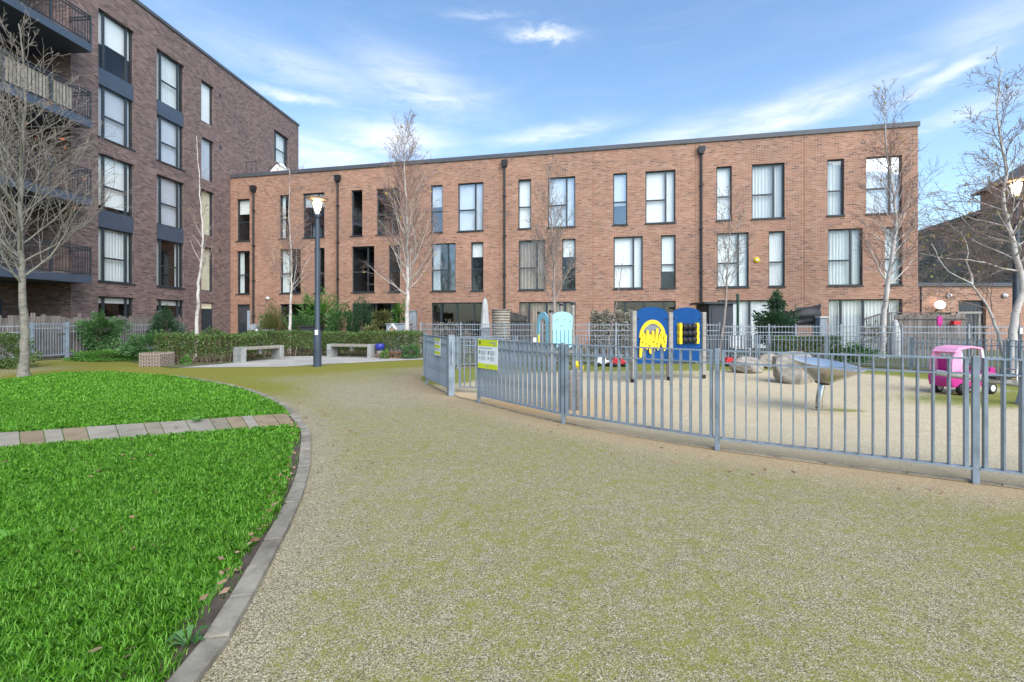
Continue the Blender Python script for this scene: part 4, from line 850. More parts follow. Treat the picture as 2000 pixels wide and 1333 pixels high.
bench('long low concrete and timber bench left of the lamp post', g(456, 710) + Vector((0, .2, 0)), g(541, 703) + Vector((0, .2, 0)))
bench('concrete and timber bench right of the lamp post beneath the hedge', g(640, 699) + Vector((0, .25, 0)), g(727, 700.5) + Vector((0, .25, 0)))
# woven planter
p = g(294, 717) + Vector((0, .25, 0)); t = thing('wicker_planter', 'square woven willow planter box at the bend of the path', 'planter', p); wdt = .29
mb = MB(); mb.box(p + Vector((-wdt+.02, -wdt+.02, 0)), p + Vector((wdt-.02, wdt-.02, .36))); mb.build('liner', 'soil', t)
stk = MB().box((-.012, -.012, 0), (.012, .012, .42)).build('stake', 'wicker', t, origin=(0, 0, 0)).data; bpy.data.objects.remove([o for o in t.children if o.data == stk][0])
for k in range(8):
    a_ = -wdt + 2*wdt*k/7
    for q in ((a_, -wdt), (a_, wdt)) + (((-wdt, a_), (wdt, a_)) if 0 < k < 7 else ()): put(stk, 'stake', t, p + Vector((q[0], q[1], 0)))
for r_ in range(9):
    pts = []
    for sgn, ax in ((1, 0), (1, 1), (-1, 0), (-1, 1)):
        for k in range(15):
            a_ = -wdt + 2*wdt*k/15; off = .017*math.sin(math.pi*k*7/15 + r_*math.pi)
            pts.append(p + Vector(((a_ if sgn > 0 else -a_), (-wdt-off) if sgn > 0 else wdt+off, .03+r_*.042)) if ax == 0 else p + Vector(((wdt+off) if sgn > 0 else -wdt-off, a_ if sgn > 0 else -a_, .03+r_*.042)))
    pts.append(pts[0]); MB().tube(pts, .016, 5, cap=False).build('weave', 'wicker', t)

# ------------------------------------------------------------------ play equipment
A, B = g(1237, 748), g(1373, 740); d = (B-A).normalized(); n = Vector((d.y, -d.x, 0)); n = n if n.dot(-A) > 0 else -n; Lb = (B-A).length
pp = thing('play_board_frame', 'pair of dark blue arched play boards on grey timber posts', 'play panel', (A+B)/2); mid = Lb*.505
for s_, h in ((0, 1.60), (mid, 1.57), (Lb, 1.58)):
    q = MB().obox(A, d, n, s_-.055, s_+.055, -.055, .055, .09, h).build('post', 'timber_grey', pp, bevel=.014); MB().obox(A, d, n, s_-.045, s_+.045, -.046, .046, 0, .092).build('foot_bracket', 'black', q)
for bi, (s0, s1) in enumerate(((.058, mid-.058), (mid+.058, Lb-.058))):
    w = s1-s0; top = 1.50; poly = [(s0, .42), (s1, .42), (s1, top)] + [(s0 + w*(.5+.5*math.cos(math.pi*k/14)), top + .19*math.sin(math.pi*k/14)**.9) for k in range(1, 14)] + [(s0, top)]
    bd = MB().prism(poly, A, d, n, -.012, .012).build('play_board', 'blue', pp, tri=True); cx_ = (s0+s1)/2
    for (a_, z) in ((s0+.06, 1.42), (s1-.06, 1.42), (s0+.06, .55), (s1-.06, .55)): MB().lathe(A + d*a_ + n*.012 + Vector((0, 0, z)), [(.0, .012), (.018, .01), (.022, 0)], 10, n).build('bolt', 'black', bd)
    if bi == 0:
        rx, z0 = .36, 1.0                                    # arched ring with hanging finger shapes
        out = [(cx_ + rx*math.cos(math.pi*k/18), z0 + .40*math.sin(math.pi*k/18)) for k in range(19)]; inn = [(cx_ + (rx-.08)*math.cos(math.pi*k/18), z0 + .31*math.sin(math.pi*k/18)) for k in range(19)]
        MB().prism(inn, A, d, n, .013, .017).build('backing', 'grey_panel', bd, tri=True)
        for k in range(18): MB().prism([out[k], out[k+1], inn[k+1], inn[k]], A, d, n, .013, .034).build('ring_segment', 'yellow', bd)
        rr = random.Random(3)
        for k in range(9):
            x = cx_ - rx + .035 + k*(2*rx-.07)/8; up_ = (.02, .09, .16, .06, .14, .20, .07, .12, .05)[k]; lo = (.44, .30, .26, .36, .33, .24, .28, .22, .30)[k]; tl = rr.uniform(-.035, .035); hw = .034
            poly = [(x-hw+tl, z0-lo+.02), (x+tl, z0-lo-.015), (x+hw+tl, z0-lo+.02), (x+hw*1.15, z0-lo*.4), (x+hw-tl, z0+up_-.01), (x-tl, z0+up_+.02), (x-hw-tl, z0+up_-.01), (x-hw*1.15, z0-lo*.4)]
            MB().prism(poly, A, d, n, .036 if k % 2 else .035, .056).build('maze_finger', 'yellow', bd, tri=True)
        for k in range(7): MB().lathe(A + d*(cx_-.3+k*.1) + n*.056 + Vector((0, 0, z0 - .1 - .04*(k % 3))), [(0, .012), (.013, .01), (.016, 0)], 8, n).build('bolt', 'black', bd)
    else:
        for s_ in (-.25, .25): MB().prism([(cx_+s_-.035, .84), (cx_+s_+.035, .84), (cx_+s_+.045, .95), (cx_+s_+.03, 1.0), (cx_+s_+.045, 1.1), (cx_+s_+.03, 1.16), (cx_+s_+.045, 1.27), (cx_+s_+.02, 1.33), (cx_+s_-.02, 1.33), (cx_+s_-.045, 1.27), (cx_+s_-.03, 1.16), (cx_+s_-.045, 1.1), (cx_+s_-.03, 1.0), (cx_+s_-.045, .95)], A, d, n, .013, .10).build('roller_bracket', 'yellow', bd, tri=True)
        for r_ in range(3):
            z = .93 + r_*.155; MB().tube([A + d*(cx_-.21) + n*.075 + Vector((0,0,z)), A + d*(cx_+.21) + n*.075 + Vector((0,0,z))], .018, 8).build('axle', 'steel', bd)
            for c_ in (-.135, 0, .135): MB().lathe(A + d*(cx_+c_) + n*.075 + Vector((0,0,z)), [(.02, -.062), (.06, -.058), (.072, -.03), (.072, .03), (.06, .058), (.02, .062)], 14, d).build('roller', 'black', bd)
# pale blue play house
O = Vector((1.05, 12.35, 0)); ph = thing('play_tower', 'pale blue play tower with slotted panel and arched opening on grey posts', 'play equipment', O + Vector((.2, .3, 0)))
px_ = lambda x, Y: (x-CX)*Y/F
posts_ = [(1053, 12.9, 1.66), (1076, 12.2, 1.69), (1096, 13.2, 1.90), (1119, 12.5, 1.91)]
for x, Y, h in posts_:
    c = Vector((px_(x, Y), Y, 0)); q = MB().lathe(c, [(.05, 0), (.05, h-.05), (.052, h-.02), (.0, h)], 12).build('post', 'timber_grey', ph); MB().lathe(c, [(.052, h-.10), (.054, h-.09), (.054, h-.03), (.0, h+.012)], 12).build('cap', 'black', q)
def panel(name, pA, pB, polys, m, par, th=.014):
    d = (pB-pA).normalized(); n = Vector((d.y, -d.x, 0)); mb = MB()
    for p in polys: mb.prism(p, pA, d, n, -th, th)
    return mb.build(name, m, par, tri=True), d, n
pa, pb = Vector((px_(1079, 12.2), 12.2, 0)), Vector((px_(1117, 12.45), 12.45, 0)); w = (pb-pa).length
bars_ = [[(w*k/5+.012, .62 + .06*(k % 2)), (w*(k+1)/5-.012, .60 + .07*((k+1) % 2)), (w*(k+1)/5-.012, 1.12), (w*k/5+.012, 1.12)] for k in range(5)]
head = [(0, 1.12), (w, 1.12), (w*1.03, 1.46)] + [(w*(.5+.53*math.cos(math.pi*k/10)), 1.46 + .16*math.sin(math.pi*k/10)) for k in range(1, 10)] + [(-.02, 1.46)]
o1, d1, n1 = panel('slotted_panel', pa, pb, bars_ + [head], 'sky_blue', ph)
for a_, z in ((.25, 1.40), (.62, 1.40), (.45, 1.24), (.12, 1.36), (.9, 1.36)): MB().lathe(pa + d1*(a_*w) + n1*.014 + Vector((0,0,z)), [(0, .006), (.02, .005), (.022, 0)], 10, n1).build('hole_plug', 'grey_panel', o1)
pa, pb = Vector((px_(1049, 12.9), 12.9, 0)), Vector((px_(1073, 12.25), 12.25, 0)); w = (pb-pa).length; arch = []
for k in range(12):
    a0, a1 = math.pi*k/12, math.pi*(k+1)/12; f0 = lambda a, r, zz: (w*(.5 - r*math.cos(a)), 1.2 + zz*math.sin(a)); arch.append([f0(a0, .5, .42), f0(a0, .28, .24), f0(a1, .28, .24), f0(a1, .5, .42)])
panel('arched_panel', pa, pb, arch + [[(0, .7), (.22*w, .7), (.22*w, 1.2), (0, 1.2)], [(.78*w, .7), (w, .7), (w, 1.2), (.78*w, 1.2)]], 'sky_blue', ph)
MB().box((px_(1053, 12.8), 12.3, .50), (px_(1117, 12.8), 13.1, .56)).build('deck', 'timber_grey', ph)
MB().box((px_(1040, 12.6), 12.2, .62), (px_(1046, 12.6), 12.26, .92)).build('handle', 'white', ph); MB().tube([(px_(1052, 12.2), 12.18, .6), (px_(1052, 12.2), 12.18, 1.0)], .025, 8).build('handle', 'yellow', ph)
# timber log cluster in front of it
c = Vector((px_(1125, 7.05), 7.05, 0)); t = thing('timber_post_cluster', 'short bundle of weathered upright logs with yellow grips behind the near fence', 'play equipment', c)
for (dx, dy, rr_, h) in ((-.062, 0, .055, .62), (.045, -.02, .058, .63), (-.01, .08, .055, .66)): MB().lathe(c + Vector((dx, dy, 0)), [(rr_, 0), (rr_*1.04, .2), (rr_, h-.02), (rr_*.8, h), (0, h+.004)], 12).build('log', 'timber_grey', t)
for (dx, dz) in ((.0, .66), (.075, .60)): MB().lathe(c + Vector((dx, -.05, dz)), [(0, 0), (.028, .01), (.034, .05), (.028, .1), (0, .11)], 10).build('grip', 'yellow', t)
# steel dish spinner
b0 = g(1600, 803); t = thing('spinner_dish', 'tilted stainless steel dish spinner on a leaning steel stem', 'play equipment', b0)
tip = at(1606, 748, 7.03); MB().tube([b0, b0 + Vector((-.005, 0, .15)), b0.lerp(tip, .65) + Vector((-.015, 0, 0)), tip + Vector((.01, 0, .02))], .047, 16).build('stem', 'steel', t); MB().tube([b0 + Vector((-.05, -.03, .06)), b0 + Vector((-.075, -.03, .06))], .012, 8).build('bolt', 'black', t)
ax = Vector((.105, -.135, 1)).normalized(); MB().lathe(tip, [(.03, -.005), (.085, 0), (.10, .012), (.30, .155), (.49, .30), (.497, .312)], 48, ax).build('dish', 'steel', t); MB().lathe(tip, [(.497, .312), (.485, .313), (.28, .20), (.08, .12), (0, .11)], 48, ax).build('bowl_inside', 'steel_bright', t)
MB().lathe(tip, [(.0, -.012), (.098, -.010), (.104, .008), (.098, .014)], 24, ax).build('bearing_collar', 'black', t)
# boulders
def boulder(label, x0, x1, y0, yb, seed, squash=.7):
    c = g((x0+x1)/2, yb); Y = c.y; rx = (x1-x0)*Y/F/2; H = (yb-y0)*Y/F*.93; rr = np.random.default_rng(seed); bm = bmesh.new(); bmesh.ops.create_icosphere(bm, subdivisions=5, radius=1)
    planes = [(Vector(rr.normal(size=3)).normalized(), rr.uniform(.66, .93)) for _ in range(24)]
    for v in bm.verts:
        p = v.co.copy()
        for nn, kk in planes:
            e = p.dot(nn) - kk
            if e > 0: p -= nn*e*.97
        p += p.normalized() * (.02*math.sin(p.x*7+seed)*math.sin(p.y*6)+.012*math.sin(p.z*17+p.x*11)+.008*math.sin(p.x*31+p.z*23)*math.sin(p.y*29))
        v.co = Vector((p.x*rx*1.12, p.y*rx*squash*1.1, max(-.04, (p.z*.98+.52)*H*.84)))
    me = bpy.data.meshes.new('boulder'); bm.to_mesh(me); bm.free(); me.materials.append(M['rock']); me.polygons.foreach_set('use_smooth', [True]*len(me.polygons))
    o = bpy.data.objects.new('boulder', me); COL.objects.link(o); o.location = c + Vector((0, rx*squash*.8, 0)); ORG[o.name] = o.location.copy(); return tag(o, label, 'boulder', 'play area boulders')
boulder('large craggy grey boulder just behind the steel dish', 1522, 1610, 688, 752, 4); boulder('rounded pale boulder leftmost of the three by the blue boards', 1438, 1500, 703, 731, 9); boulder('low dark boulder between the rounded and the large boulder', 1490, 1545, 694, 721, 14)
# pink toy car, facing right
c = g(1902, 772) + Vector((0, .2, 0)); t = thing('toy_car', 'pink and magenta plastic ride-in toy car with pale pink roof', 'toy car', c); u_, n_ = Vector((.97, .22, 0)).normalized(), Vector((.22, -.97, 0)).normalized()
body = MB().prism([(-.56, .15), (.50, .15), (.56, .22), (.55, .40), (.26, .45), (.20, .40), (-.30, .40), (-.36, .46), (-.55, .45), (-.60, .30)], c, u_, n_, -.20, .20).build('body', 'magenta', t, bevel=.03)
MB().prism([(-.30, .40), (.18, .40), (.16, .27), (-.30, .26)], c, u_, n_, .201, .212).build('door', 'pink', body); MB().obox(c, u_, n_, .38, .50, .10, .19, .42, .50).build('headlight', 'magenta', body); MB().obox(c, u_, n_, .38, .50, -.19, -.10, .42, .50).build('headlight', 'magenta', body)
rf = MB().prism([(-.50, .80), (-.40, .88), (-.1, .915), (.16, .88), (.22, .84), (.16, .845), (-.1, .875), (-.38, .835), (-.44, .77)], c, u_, n_, -.20, .20).build('roof', 'pink', t, bevel=.012)
for dd in (-.19, .15):
    MB().prism([(-.56, .44), (-.30, .40), (-.32, .60), (-.36, .84), (-.47, .82), (-.56, .62)], c, u_, n_, dd, dd+.04).build('rear_pillar', 'pink', t, bevel=.008); MB().prism([(.24, .42), (.30, .42), (.20, .85), (.14, .86)], c, u_, n_, dd, dd+.04).build('front_pillar', 'white', t, bevel=.006)
MB().obox(c, u_, n_, -.40, -.33, -.16, .16, .38, .70).build('seat', 'magenta', t, bevel=.02); MB().lathe(c + u_*.14 + Vector((0,0,.5)), [(.07, -.012), (.09, 0), (.07, .012)], 16, Vector((-.7, 0, .7))).build('steering_wheel', 'black', t)
for s_ in (-.34, .36):
    for dd in (-.20, .20):
        wc = c + u_*s_ + n_*dd + Vector((0, 0, .115)); wh = MB().lathe(wc, [(.06, -.045), (.10, -.042), (.115, -.02), (.115, .02), (.10, .042), (.06, .045)], 20, n_).build('wheel', 'black', t); MB().lathe(wc, [(.062, -.046), (.064, .044), (.05, .05), (0, .052)], 16, n_).build('hub', 'white', wh)
# see-saw beam crossing in front of it
s0, s1 = Vector((7.30, 7.85, .49)), Vector((9.9, 7.0, .12)); t = thing('see_saw', 'long grey timber see-saw beam resting low at the right edge', 'see-saw', Vector((8.6, 7.42, 0))); d = (s1-s0)
MB().tube([s0 + d*k/6 for k in range(7)], .05, 10).build('beam', 'timber_grey', t); q = s0 + d*.45; MB().prism([(-.16, 0), (.16, 0), (.06, q.z), (-.06, q.z)], Vector((q.x, q.y, 0)), Vector((1, 0, 0)), Vector((0, -1, 0)), -.06, .06).build('stand', 'fence', t)
q = s0 + d*.30; MB().box(q + Vector((-.13, -.12, .045)), q + Vector((.13, .12, .075))).build('seat', 'black', t, bevel=.02); MB().tube([q + Vector((.2, -.13, .0)), q + Vector((.2, -.13, .2)), q + Vector((.2, .13, .2)), q + Vector((.2, .13, 0))], .014, 8).build('handle', 'steel', t)
q = Vector((8.36, 7.42, 0)); MB().prism([(0, 0), (.34, 0), (.34, .35), (.26, .35), (.2, .12)], q, Vector((1, 0, 0)), Vector((0, -1, 0)), -.02, .02).build('base_fin', 'fence', t)
# little ride-on toys by the far fence
def ride_on(label, x, y, m, m2, L=.5):
    c = g(x, y); t = thing('ride_on_toy', label, 'toy', c); u_ = Vector((1, .15, 0)).normalized(); n_ = Vector((.15, -1, 0)).normalized()
    MB().prism([(-L/2, .08), (L/2, .08), (L/2, .17), (L*.25, .19), (L*.15, .27), (-L*.3, .27), (-L*.42, .19), (-L/2, .18)], c, u_, n_, -.11, .11).build('body', m, t, bevel=.025); MB().tube([c + u_*L*.2 + Vector((0,0,.2)), c + u_*L*.12 + Vector((0,0,.38))], .012, 8).build('steering_column', m2, t)
    for s_ in (-L*.3, L*.3):
        for dd in (-.11, .11): MB().lathe(c + u_*s_ + n_*dd + Vector((0,0,.065)), [(0, -.03), (.055, -.03), (.065, 0), (.055, .03), (0, .032)], 14, n_).build('wheel', 'black', t)
ride_on('small red ride-on toy lying near the far fence', 1208, 717, 'red', 'white'); ride_on('small white ride-on toy beside the red one', 1176, 716, 'white', 'black', .46)
ride_on('small red toy left of the boulders near the white garden chair', 1424, 716, 'red', 'black', .34)
# ------------------------------------------------------------------ left garden fence: gate, steel railing, timber boards
def X_(x, Y): return Vector(((x-CX)*Y/F, Y, 0))
LP = [Vector((-17.0, 14.9, 0)), X_(60, 15.7), X_(130, 16.6), X_(205, 17.9), X_(300, 20.2), X_(358, 22.6)]
def railing(label, pts, h, name, group=None, pitch=.11, m='fence_far', post_h=.05, gate=None):
    o = thing(name, label, 'railing', (pts[0]+pts[-1])/2, group)
    for p in pts: MB().box(p + Vector((-.025, -.025, 0)), p + Vector((.025, .025, h+post_h))).build('post', m, o)
    for a, b in zip(pts, pts[1:]):
        d = (b-a).normalized(); n = Vector((d.y, -d.x, 0)); L = (b-a).length; mb = MB()
        for z in (h-.06, h-.26, .12): MB().obox(a, d, n, .027, L-.027, -.012, .012, z, z+.03).build('rail', m, o)
        mb = MB(); k = int(L/pitch)
        for j in range(1, k): mb.obox(a, d, n, L*j/k-.006, L*j/k+.006, -.006, .006, .05, h+.02)
        q = mb.build('upright_bars', m, o); q['kind'] = 'stuff'
    return o
railing('blue grey steel railing before the boarded fence left of the garden gate', LP[:2], 1.22, 'garden_railing')
railing('blue grey steel railing running from the garden gate along the dark block', LP[2:], 1.22, 'garden_railing')
a, b = LP[1], LP[2]; d = (b-a).normalized(); n = Vector((d.y, -d.x, 0)); L = (b-a).length
t = thing('garden_gate', 'closed blue grey steel garden gate before the boarded fence at left', 'gate', (a+b)/2); mb = MB()
for z in (1.24, 1.08, .12): mb.obox(a, d, n, .06, L-.06, -.02, .02, z, z+.035)
for s_ in (.06, L-.1): mb.obox(a, d, n, s_, s_+.04, -.019, .019, .155, 1.24)
fr = mb.build('gate_frame', 'fence', t)
for j in range(1, 11): MB().obox(a, d, n, .08+(L-.16)*j/11-.009, .08+(L-.16)*j/11+.009, -.012, .012, .155, 1.24).build('bar', 'fence', fr)
for s_ in (0, L): MB().obox(a, d, n, s_-.05, s_+.05, -.05, .05, 0, 1.32).build('gate_post', 'fence', t)
MB().obox(a, d, n, L-.3, L-.06, .03, .05, .88, .92).build('latch', 'steel', t)
bf = thing('boarded_fence', 'uneven grey vertical board fence behind the steel railing by the dark block', 'fence', X_(150, 17)); BP = [p + Vector((-.25, .22, 0)) for p in LP]
BP[0] = BP[0] + Vector((-.3, 0, 0)); rb = random.Random(4)
for a, b in zip(BP, BP[1:]):
    d = (b-a).normalized(); n = Vector((d.y, -d.x, 0)); L = (b-a).length; k = int(L/.125)
    MB().obox(a, d, n, 0, L, -.05, -.02, .4, .48).build('rail', 'board', bf); MB().obox(a, d, n, 0, L, -.05, -.02, 1.2, 1.28).build('rail', 'board', bf)
    for j in range(k):
        h = 1.48 + rb.uniform(-.05, .08) + (.1 if rb.random() < .2 else 0); s_ = j*L/k
        MB().obox(a, d, n, s_+.004, s_+L/k-.004, -.018+rb.uniform(0, .008), .006, .03, h).build('board', 'board', bf)
# ------------------------------------------------------------------ hedges and shrubs
def foliage(par, P, size, m, name='foliage', asp=.55, up=0, seed=1): return raw_mesh(name, leaf_quads(P, size, asp, up, np.random.default_rng(seed)), 4, m, par, org(par))
def stems(par, c, n, spread, h, m='bark_twig', r=.012, seed=1, name='stem'):
    rr = np.random.default_rng(seed); mb = MB()
    for i in range(n):
        a = rr.uniform(0, 6.28); k = spread*rr.uniform(.2, 1); p = [Vector(c)]; 
        for j in range(1, 5): p.append(Vector(c) + Vector((math.cos(a)*k*j/4 + rr.normal()*.03, math.sin(a)*k*j/4 + rr.normal()*.03, h*j/4)))
        mb.tube(p, [r*(1-.18*j) for j in range(5)], 4, cap=False)
    return mb.build(name, m, par)
def hedge(label, pts, w, h, n, size, m, seed, name='hedge', dry=.35, wobble=.06, stems_n=60, clip=True):
    """clipped hedge along plan points: dense leaf shell, brown inside and towards the foot"""
    pl = spline(pts, .1); o = thing(name, label, 'hedge', (pts[0]+pts[-1])/2); rr = np.random.default_rng(seed); arr = np.array([(p.x, p.y) for p in pl]); tn = np.gradient(arr, axis=0); tn /= np.linalg.norm(tn, axis=1)[:, None]
    def sample(n, lo, hi, shell):
        i = rr.integers(0, len(arr), n); s = rr.uniform(-1, 1, n); z = rr.uniform(lo, hi, n)
        f = rr.uniform(0, 1, n); side = f < shell*.62; top = (f >= shell*.62) & (f < shell); s = np.where(side, -np.sign(rr.uniform(-.45, 1, n))*rr.uniform(.82, 1.05, n), s); z = np.where(top, hi*rr.uniform(.90, 1.02, n), z)
        # tn points along; the first-listed side (towards the camera) is +
        off = s*w/2*(.82 + .2*z/h) + wobble*np.sin(i*.35 + z*6 + seed)*rr.uniform(.5, 1, n); nn = np.stack([tn[i, 1], -tn[i, 0]], 1)
        P = np.stack([arr[i, 0] - nn[:, 0]*off, arr[i, 1] - nn[:, 1]*off, z*(1 + .035*np.sin(i*.13+seed) + .025*np.sin(i*.41))], 1); return P + rr.normal(size=P.shape)*.022
    foliage(o, sample(n, h*.30, h, .8), size, m, seed=seed); foliage(o, sample(int(n*dry), .05, h*.92, .45), size*.9, 'hedge_dry', 'inner_foliage', seed=seed+1)
    mb = MB()
    for k in range(stems_n):
        i = rr.integers(0, len(pl)); p = Vector((*arr[i], .0)) + Vector((rr.normal()*w*.2, rr.normal()*w*.2, 0)); mb.tube([p, p + Vector((rr.normal()*.06, rr.normal()*.06, h*.35)), p + Vector((rr.normal()*.14, rr.normal()*.14, h*.8))], [.016, .011, .005], 5, cap=False)
    mb.build('stem', 'bark_twig', o); return o
hp = [X_(318, 14.6), X_(380, 14.75), X_(450, 15.3), X_(520, 17.2), X_(600, 17.9), X_(700, 17.75), X_(822, 17.05)]
hedge('long clipped hedge with brown twiggy base curving behind both benches', hp, .80, .92, 30000, .060, 'hedge', 21, stems_n=130)
def bush(label, c, r, n, size, m, seed, name='shrub', asp=.55, up=0, lump=.25, stem=6, shell=.45, cat='shrub', group=None, bark='bark_twig'):
    o = thing(name, label, cat, (c[0], c[1], 0), group); foliage(o, blob_points(c, r, n, shell, np.random.default_rng(seed), lump), size, m, asp=asp, up=up, seed=seed)
    stems(o, (c[0], c[1], 0), stem, min(r[0], r[1])*.6, c[2]+r[2]*.4, bark, .018, seed); return o
def P3(x, y, Y): return tuple(at(x, y, Y))
bush('loose bright green shrub at the left end of the long hedge', (X_(300, 15.6).x, 15.6, .48), (.95, .55, .42), 5200, .075, 'shrub', 31)
bush('low spreading green ground cover between the garden gate and the planter', (X_(210, 15.6).x, 15.6, .12), (1.25, .5, .22), 5200, .07, 'shrub_bright', 32, stem=3, name='ground_cover_plant', cat='plant')
bush('dark leafy climber bulging over the railing right of the garden gate', (X_(196, 17.3).x, 17.3, .92), (.75, .35, .75), 6000, .085, 'shrub', 33, lump=.4)
bush('dark shrub leaning over the boarded fence beneath the dark block window', (X_(322, 20.3).x, 20.3, .95), (.62, .35, .72), 4600, .085, 'shrub_dark', 34, lump=.4)
bush('wide low clipped green bush behind the white birch trunk at left', (X_(412, 19.5).x, 19.5, .42), (1.25, .6, .55), 5200, .07, 'hedge', 35)
bush('small lime green plant growing beneath the hedge by the first bench', (X_(363, 14.15).x, 14.15, .12), (.16, .10, .16), 320, .06, 'shrub_bright', 36, stem=3, name='plant', cat='plant')
bush('dull green round hedge bush cut by the left edge', (X_(2, 13.2).x, 13.15, .45), (.95, .45, .58), 6000, .06, 'hedge', 37)
bush('feathery olive bamboo clump beside the birch behind the hedge', (X_(535, 20.5).x, 20.5, 1.0), (.62, .5, 1.0), 4200, .16, 'bamboo_leaf', 38, 'bamboo_clump', .12, 1.2, .3, 22, .2, 'shrub', None, 'bamboo_leaf')
bush('rounded grey green bush between bamboo and the tall bright shrub', (X_(585, 20.2).x, 20.2, .9), (.62, .5, .75), 3600, .08, 'shrub', 39, lump=.35)
bush('tall bright green arching shrub behind the lit lamp post', (X_(628, 21).x, 21.0, 1.25), (.85, .55, 1.25), 4600, .15, 'shrub_bright', 40, asp=.28, lump=.5)
bush('bushy mid green shrub right of the lamp post behind the hedge', (X_(668, 20.6).x, 20.6, .95), (.75, .55, .95), 5200, .09, 'shrub', 41, lump=.35)
bush('dark conifer like shrub before the dark ground floor window', (X_(707, 20.6).x, 20.6, 1.1), (.55, .5, 1.15), 5200, .11, 'shrub_dark', 42, asp=.22, up=.8)
bush('light green leafy plant against the brick beside the tall birch', (X_(783, 22).x, 22.0, 1.35), (.42, .35, .75), 1700, .10, 'shrub_bright', 43, lump=.4)
# round topiary on a stem
c = X_(747, 20.0); t = thing('topiary_tree', 'small round topped yellow green topiary on a thin trunk before the dark window', 'plant', c); foliage(t, blob_points((c.x, c.y, 1.45), (.42, .4, .36), 1700, .35, np.random.default_rng(50), .3), .12, 'bamboo_leaf', asp=.3, seed=50, name='crown'); MB().tube([c, c + Vector((.02, 0, .6)), c + Vector((0, 0, 1.3))], [.03, .025, .02], 7).build('trunk', 'bark_twig', t)
bush('variegated yellow and green plant just behind the hedge', (X_(727, 18.7).x, 18.7, .85), (.42, .3, .35), 800, .11, 'bamboo_leaf', 51, name='plant', cat='plant', stem=8, lump=.4)
bush('rusty leaved low plants under the hedge right of the second bench', (X_(775, 16.55).x, 16.5, .12), (.75, .14, .14), 800, .06, 'dead_leaf', 52, name='plant', cat='plant', stem=3)
bush('small bright green plant under the hedge right of the second bench', (X_(752, 16.35).x, 16.3, .14), (.18, .12, .18), 300, .06, 'shrub_bright', 53, name='plant', cat='plant', stem=3)
bush('leafy green plant at the right end of the long hedge', (X_(803, 16.3).x, 16.3, .25), (.34, .18, .26), 700, .08, 'shrub', 54, name='plant', cat='plant', stem=4)
c = X_(742, 16.75); t = thing('plant_pot', 'round cobalt blue glazed pot in the hedge beside the second bench', 'pot', c); M['cobalt'] = mat('cobalt_glaze', (.035, .045, .30), .3, .15, 4); M['terracotta'] = mat('terracotta', (.40, .15, .08), .8, .15, 5)
MB().lathe(c, [(0, .27), (.09, .27), (.15, .33), (.17, .43), (.16, .50), (.14, .52), (.12, .50)], 18).build('pot', 'cobalt', t); MB().lathe(c, [(.13, 0), (.12, .27), (0, .275)], 14).build('stand', 'board', t)
c = X_(767, 18.3); t = thing('bird_house', 'little wooden bird house with pale pitched roof beyond the hedge', 'bird house', c); MB().box(c + Vector((-.11, -.09, .78)), c + Vector((.11, .09, 1.05))).build('box', 'wood_brown', t); MB().prism([(-.15, 1.03), (0, 1.24), (.15, 1.03), (.15, 1.0), (0, 1.2), (-.15, 1.0)], c, Vector((1, 0, 0)), Vector((0, -1, 0)), -.12, .12).build('roof', 'blind', t); MB().tube([c, c + Vector((0, 0, .78))], .02, 6).build('pole', 'board', t); MB().lathe(c + Vector((0, -.09, .92)), [(0, .004), (.03, .002)], 12, Vector((0, -1, 0))).build('hole', 'black', t)
def crate(name, label, cat, x0, x1, y0, Y, m, dpt=.6, lid=True, m2=None, bev=.02):
    a, b = X_(x0, Y), X_(x1, Y); h = at(x0, y0, Y).z; t = thing(name, label, cat, (a+b)/2); MB().box((a.x, Y, 0), (b.x, Y+dpt, h-.04)).build('body', m, t, bevel=bev)
    if lid: MB().box((a.x-.03, Y-.04, h-.04), (b.x+.03, Y+dpt+.03, h)).build('lid', m2 or m, t, bevel=.01)
    return t
crate('storage_box', 'low blue grey storage box in the garden behind the hedge', 'box', 754, 800, 632, 19.6, 'fence_far')
crate('storage_cupboard', 'narrow grey garden cupboard standing against the brick by the tall birch', 'cupboard', 797, 812, 607, 22.2, 'fence_far', .4)
crate('garden_table', 'dark covered garden table top just above the hedge', 'table', 585, 618, 637, 19.2, 'cloth_black', .8)
# garden screen clutter at the left end door
t = thing('garden_screen', 'pale grey blue garden screen and gate before the dark end door', 'screen', X_(500, 20.5)); 
for x, y0, y1 in ((486, 607, 700), (505, 632, 700)): MB().obox(X_(x, 20.4), Vector((1, 0, 0)), Vector((0, -1, 0)), -.06, .06, -.03, .03, 0, at(x, y0, 20.4).z).build('post', 'fence_far', t)
MB().prism([(0, .95), (.44, .95), (.44, 1.05), (.22, 1.22), (0, 1.16)], X_(488, 20.4), Vector((1, 0, 0)), Vector((0, -1, 0)), -.02, .02).build('top_panel', 'fence_far', t, tri=True)
for k in range(9): MB().obox(X_(508, 20.3), Vector((1, 0, 0)), Vector((0, -1, 0)), k*.075, k*.075+.03, -.01, .01, .2, .95).build('slat', 'fence_far', t)
MB().box((X_(506, 20.2).x, 20.28, .92), (X_(532, 20.2).x, 20.34, .98)).build('rail', 'fence_far', t); MB().lathe(X_(502, 20.3) + Vector((0, 0, .78)), [(0, 0), (.07, .02), (.09, .12), (.05, .2), (0, .22)], 12).build('hanging_pot', 'white', t)
bush('pale green trailing plant hanging over the garden screen', (X_(521, 20.6).x, 20.6, 1.3), (.32, .25, .42), 900, .12, 'shrub', 55, asp=.25, name='plant', cat='plant', lump=.4)
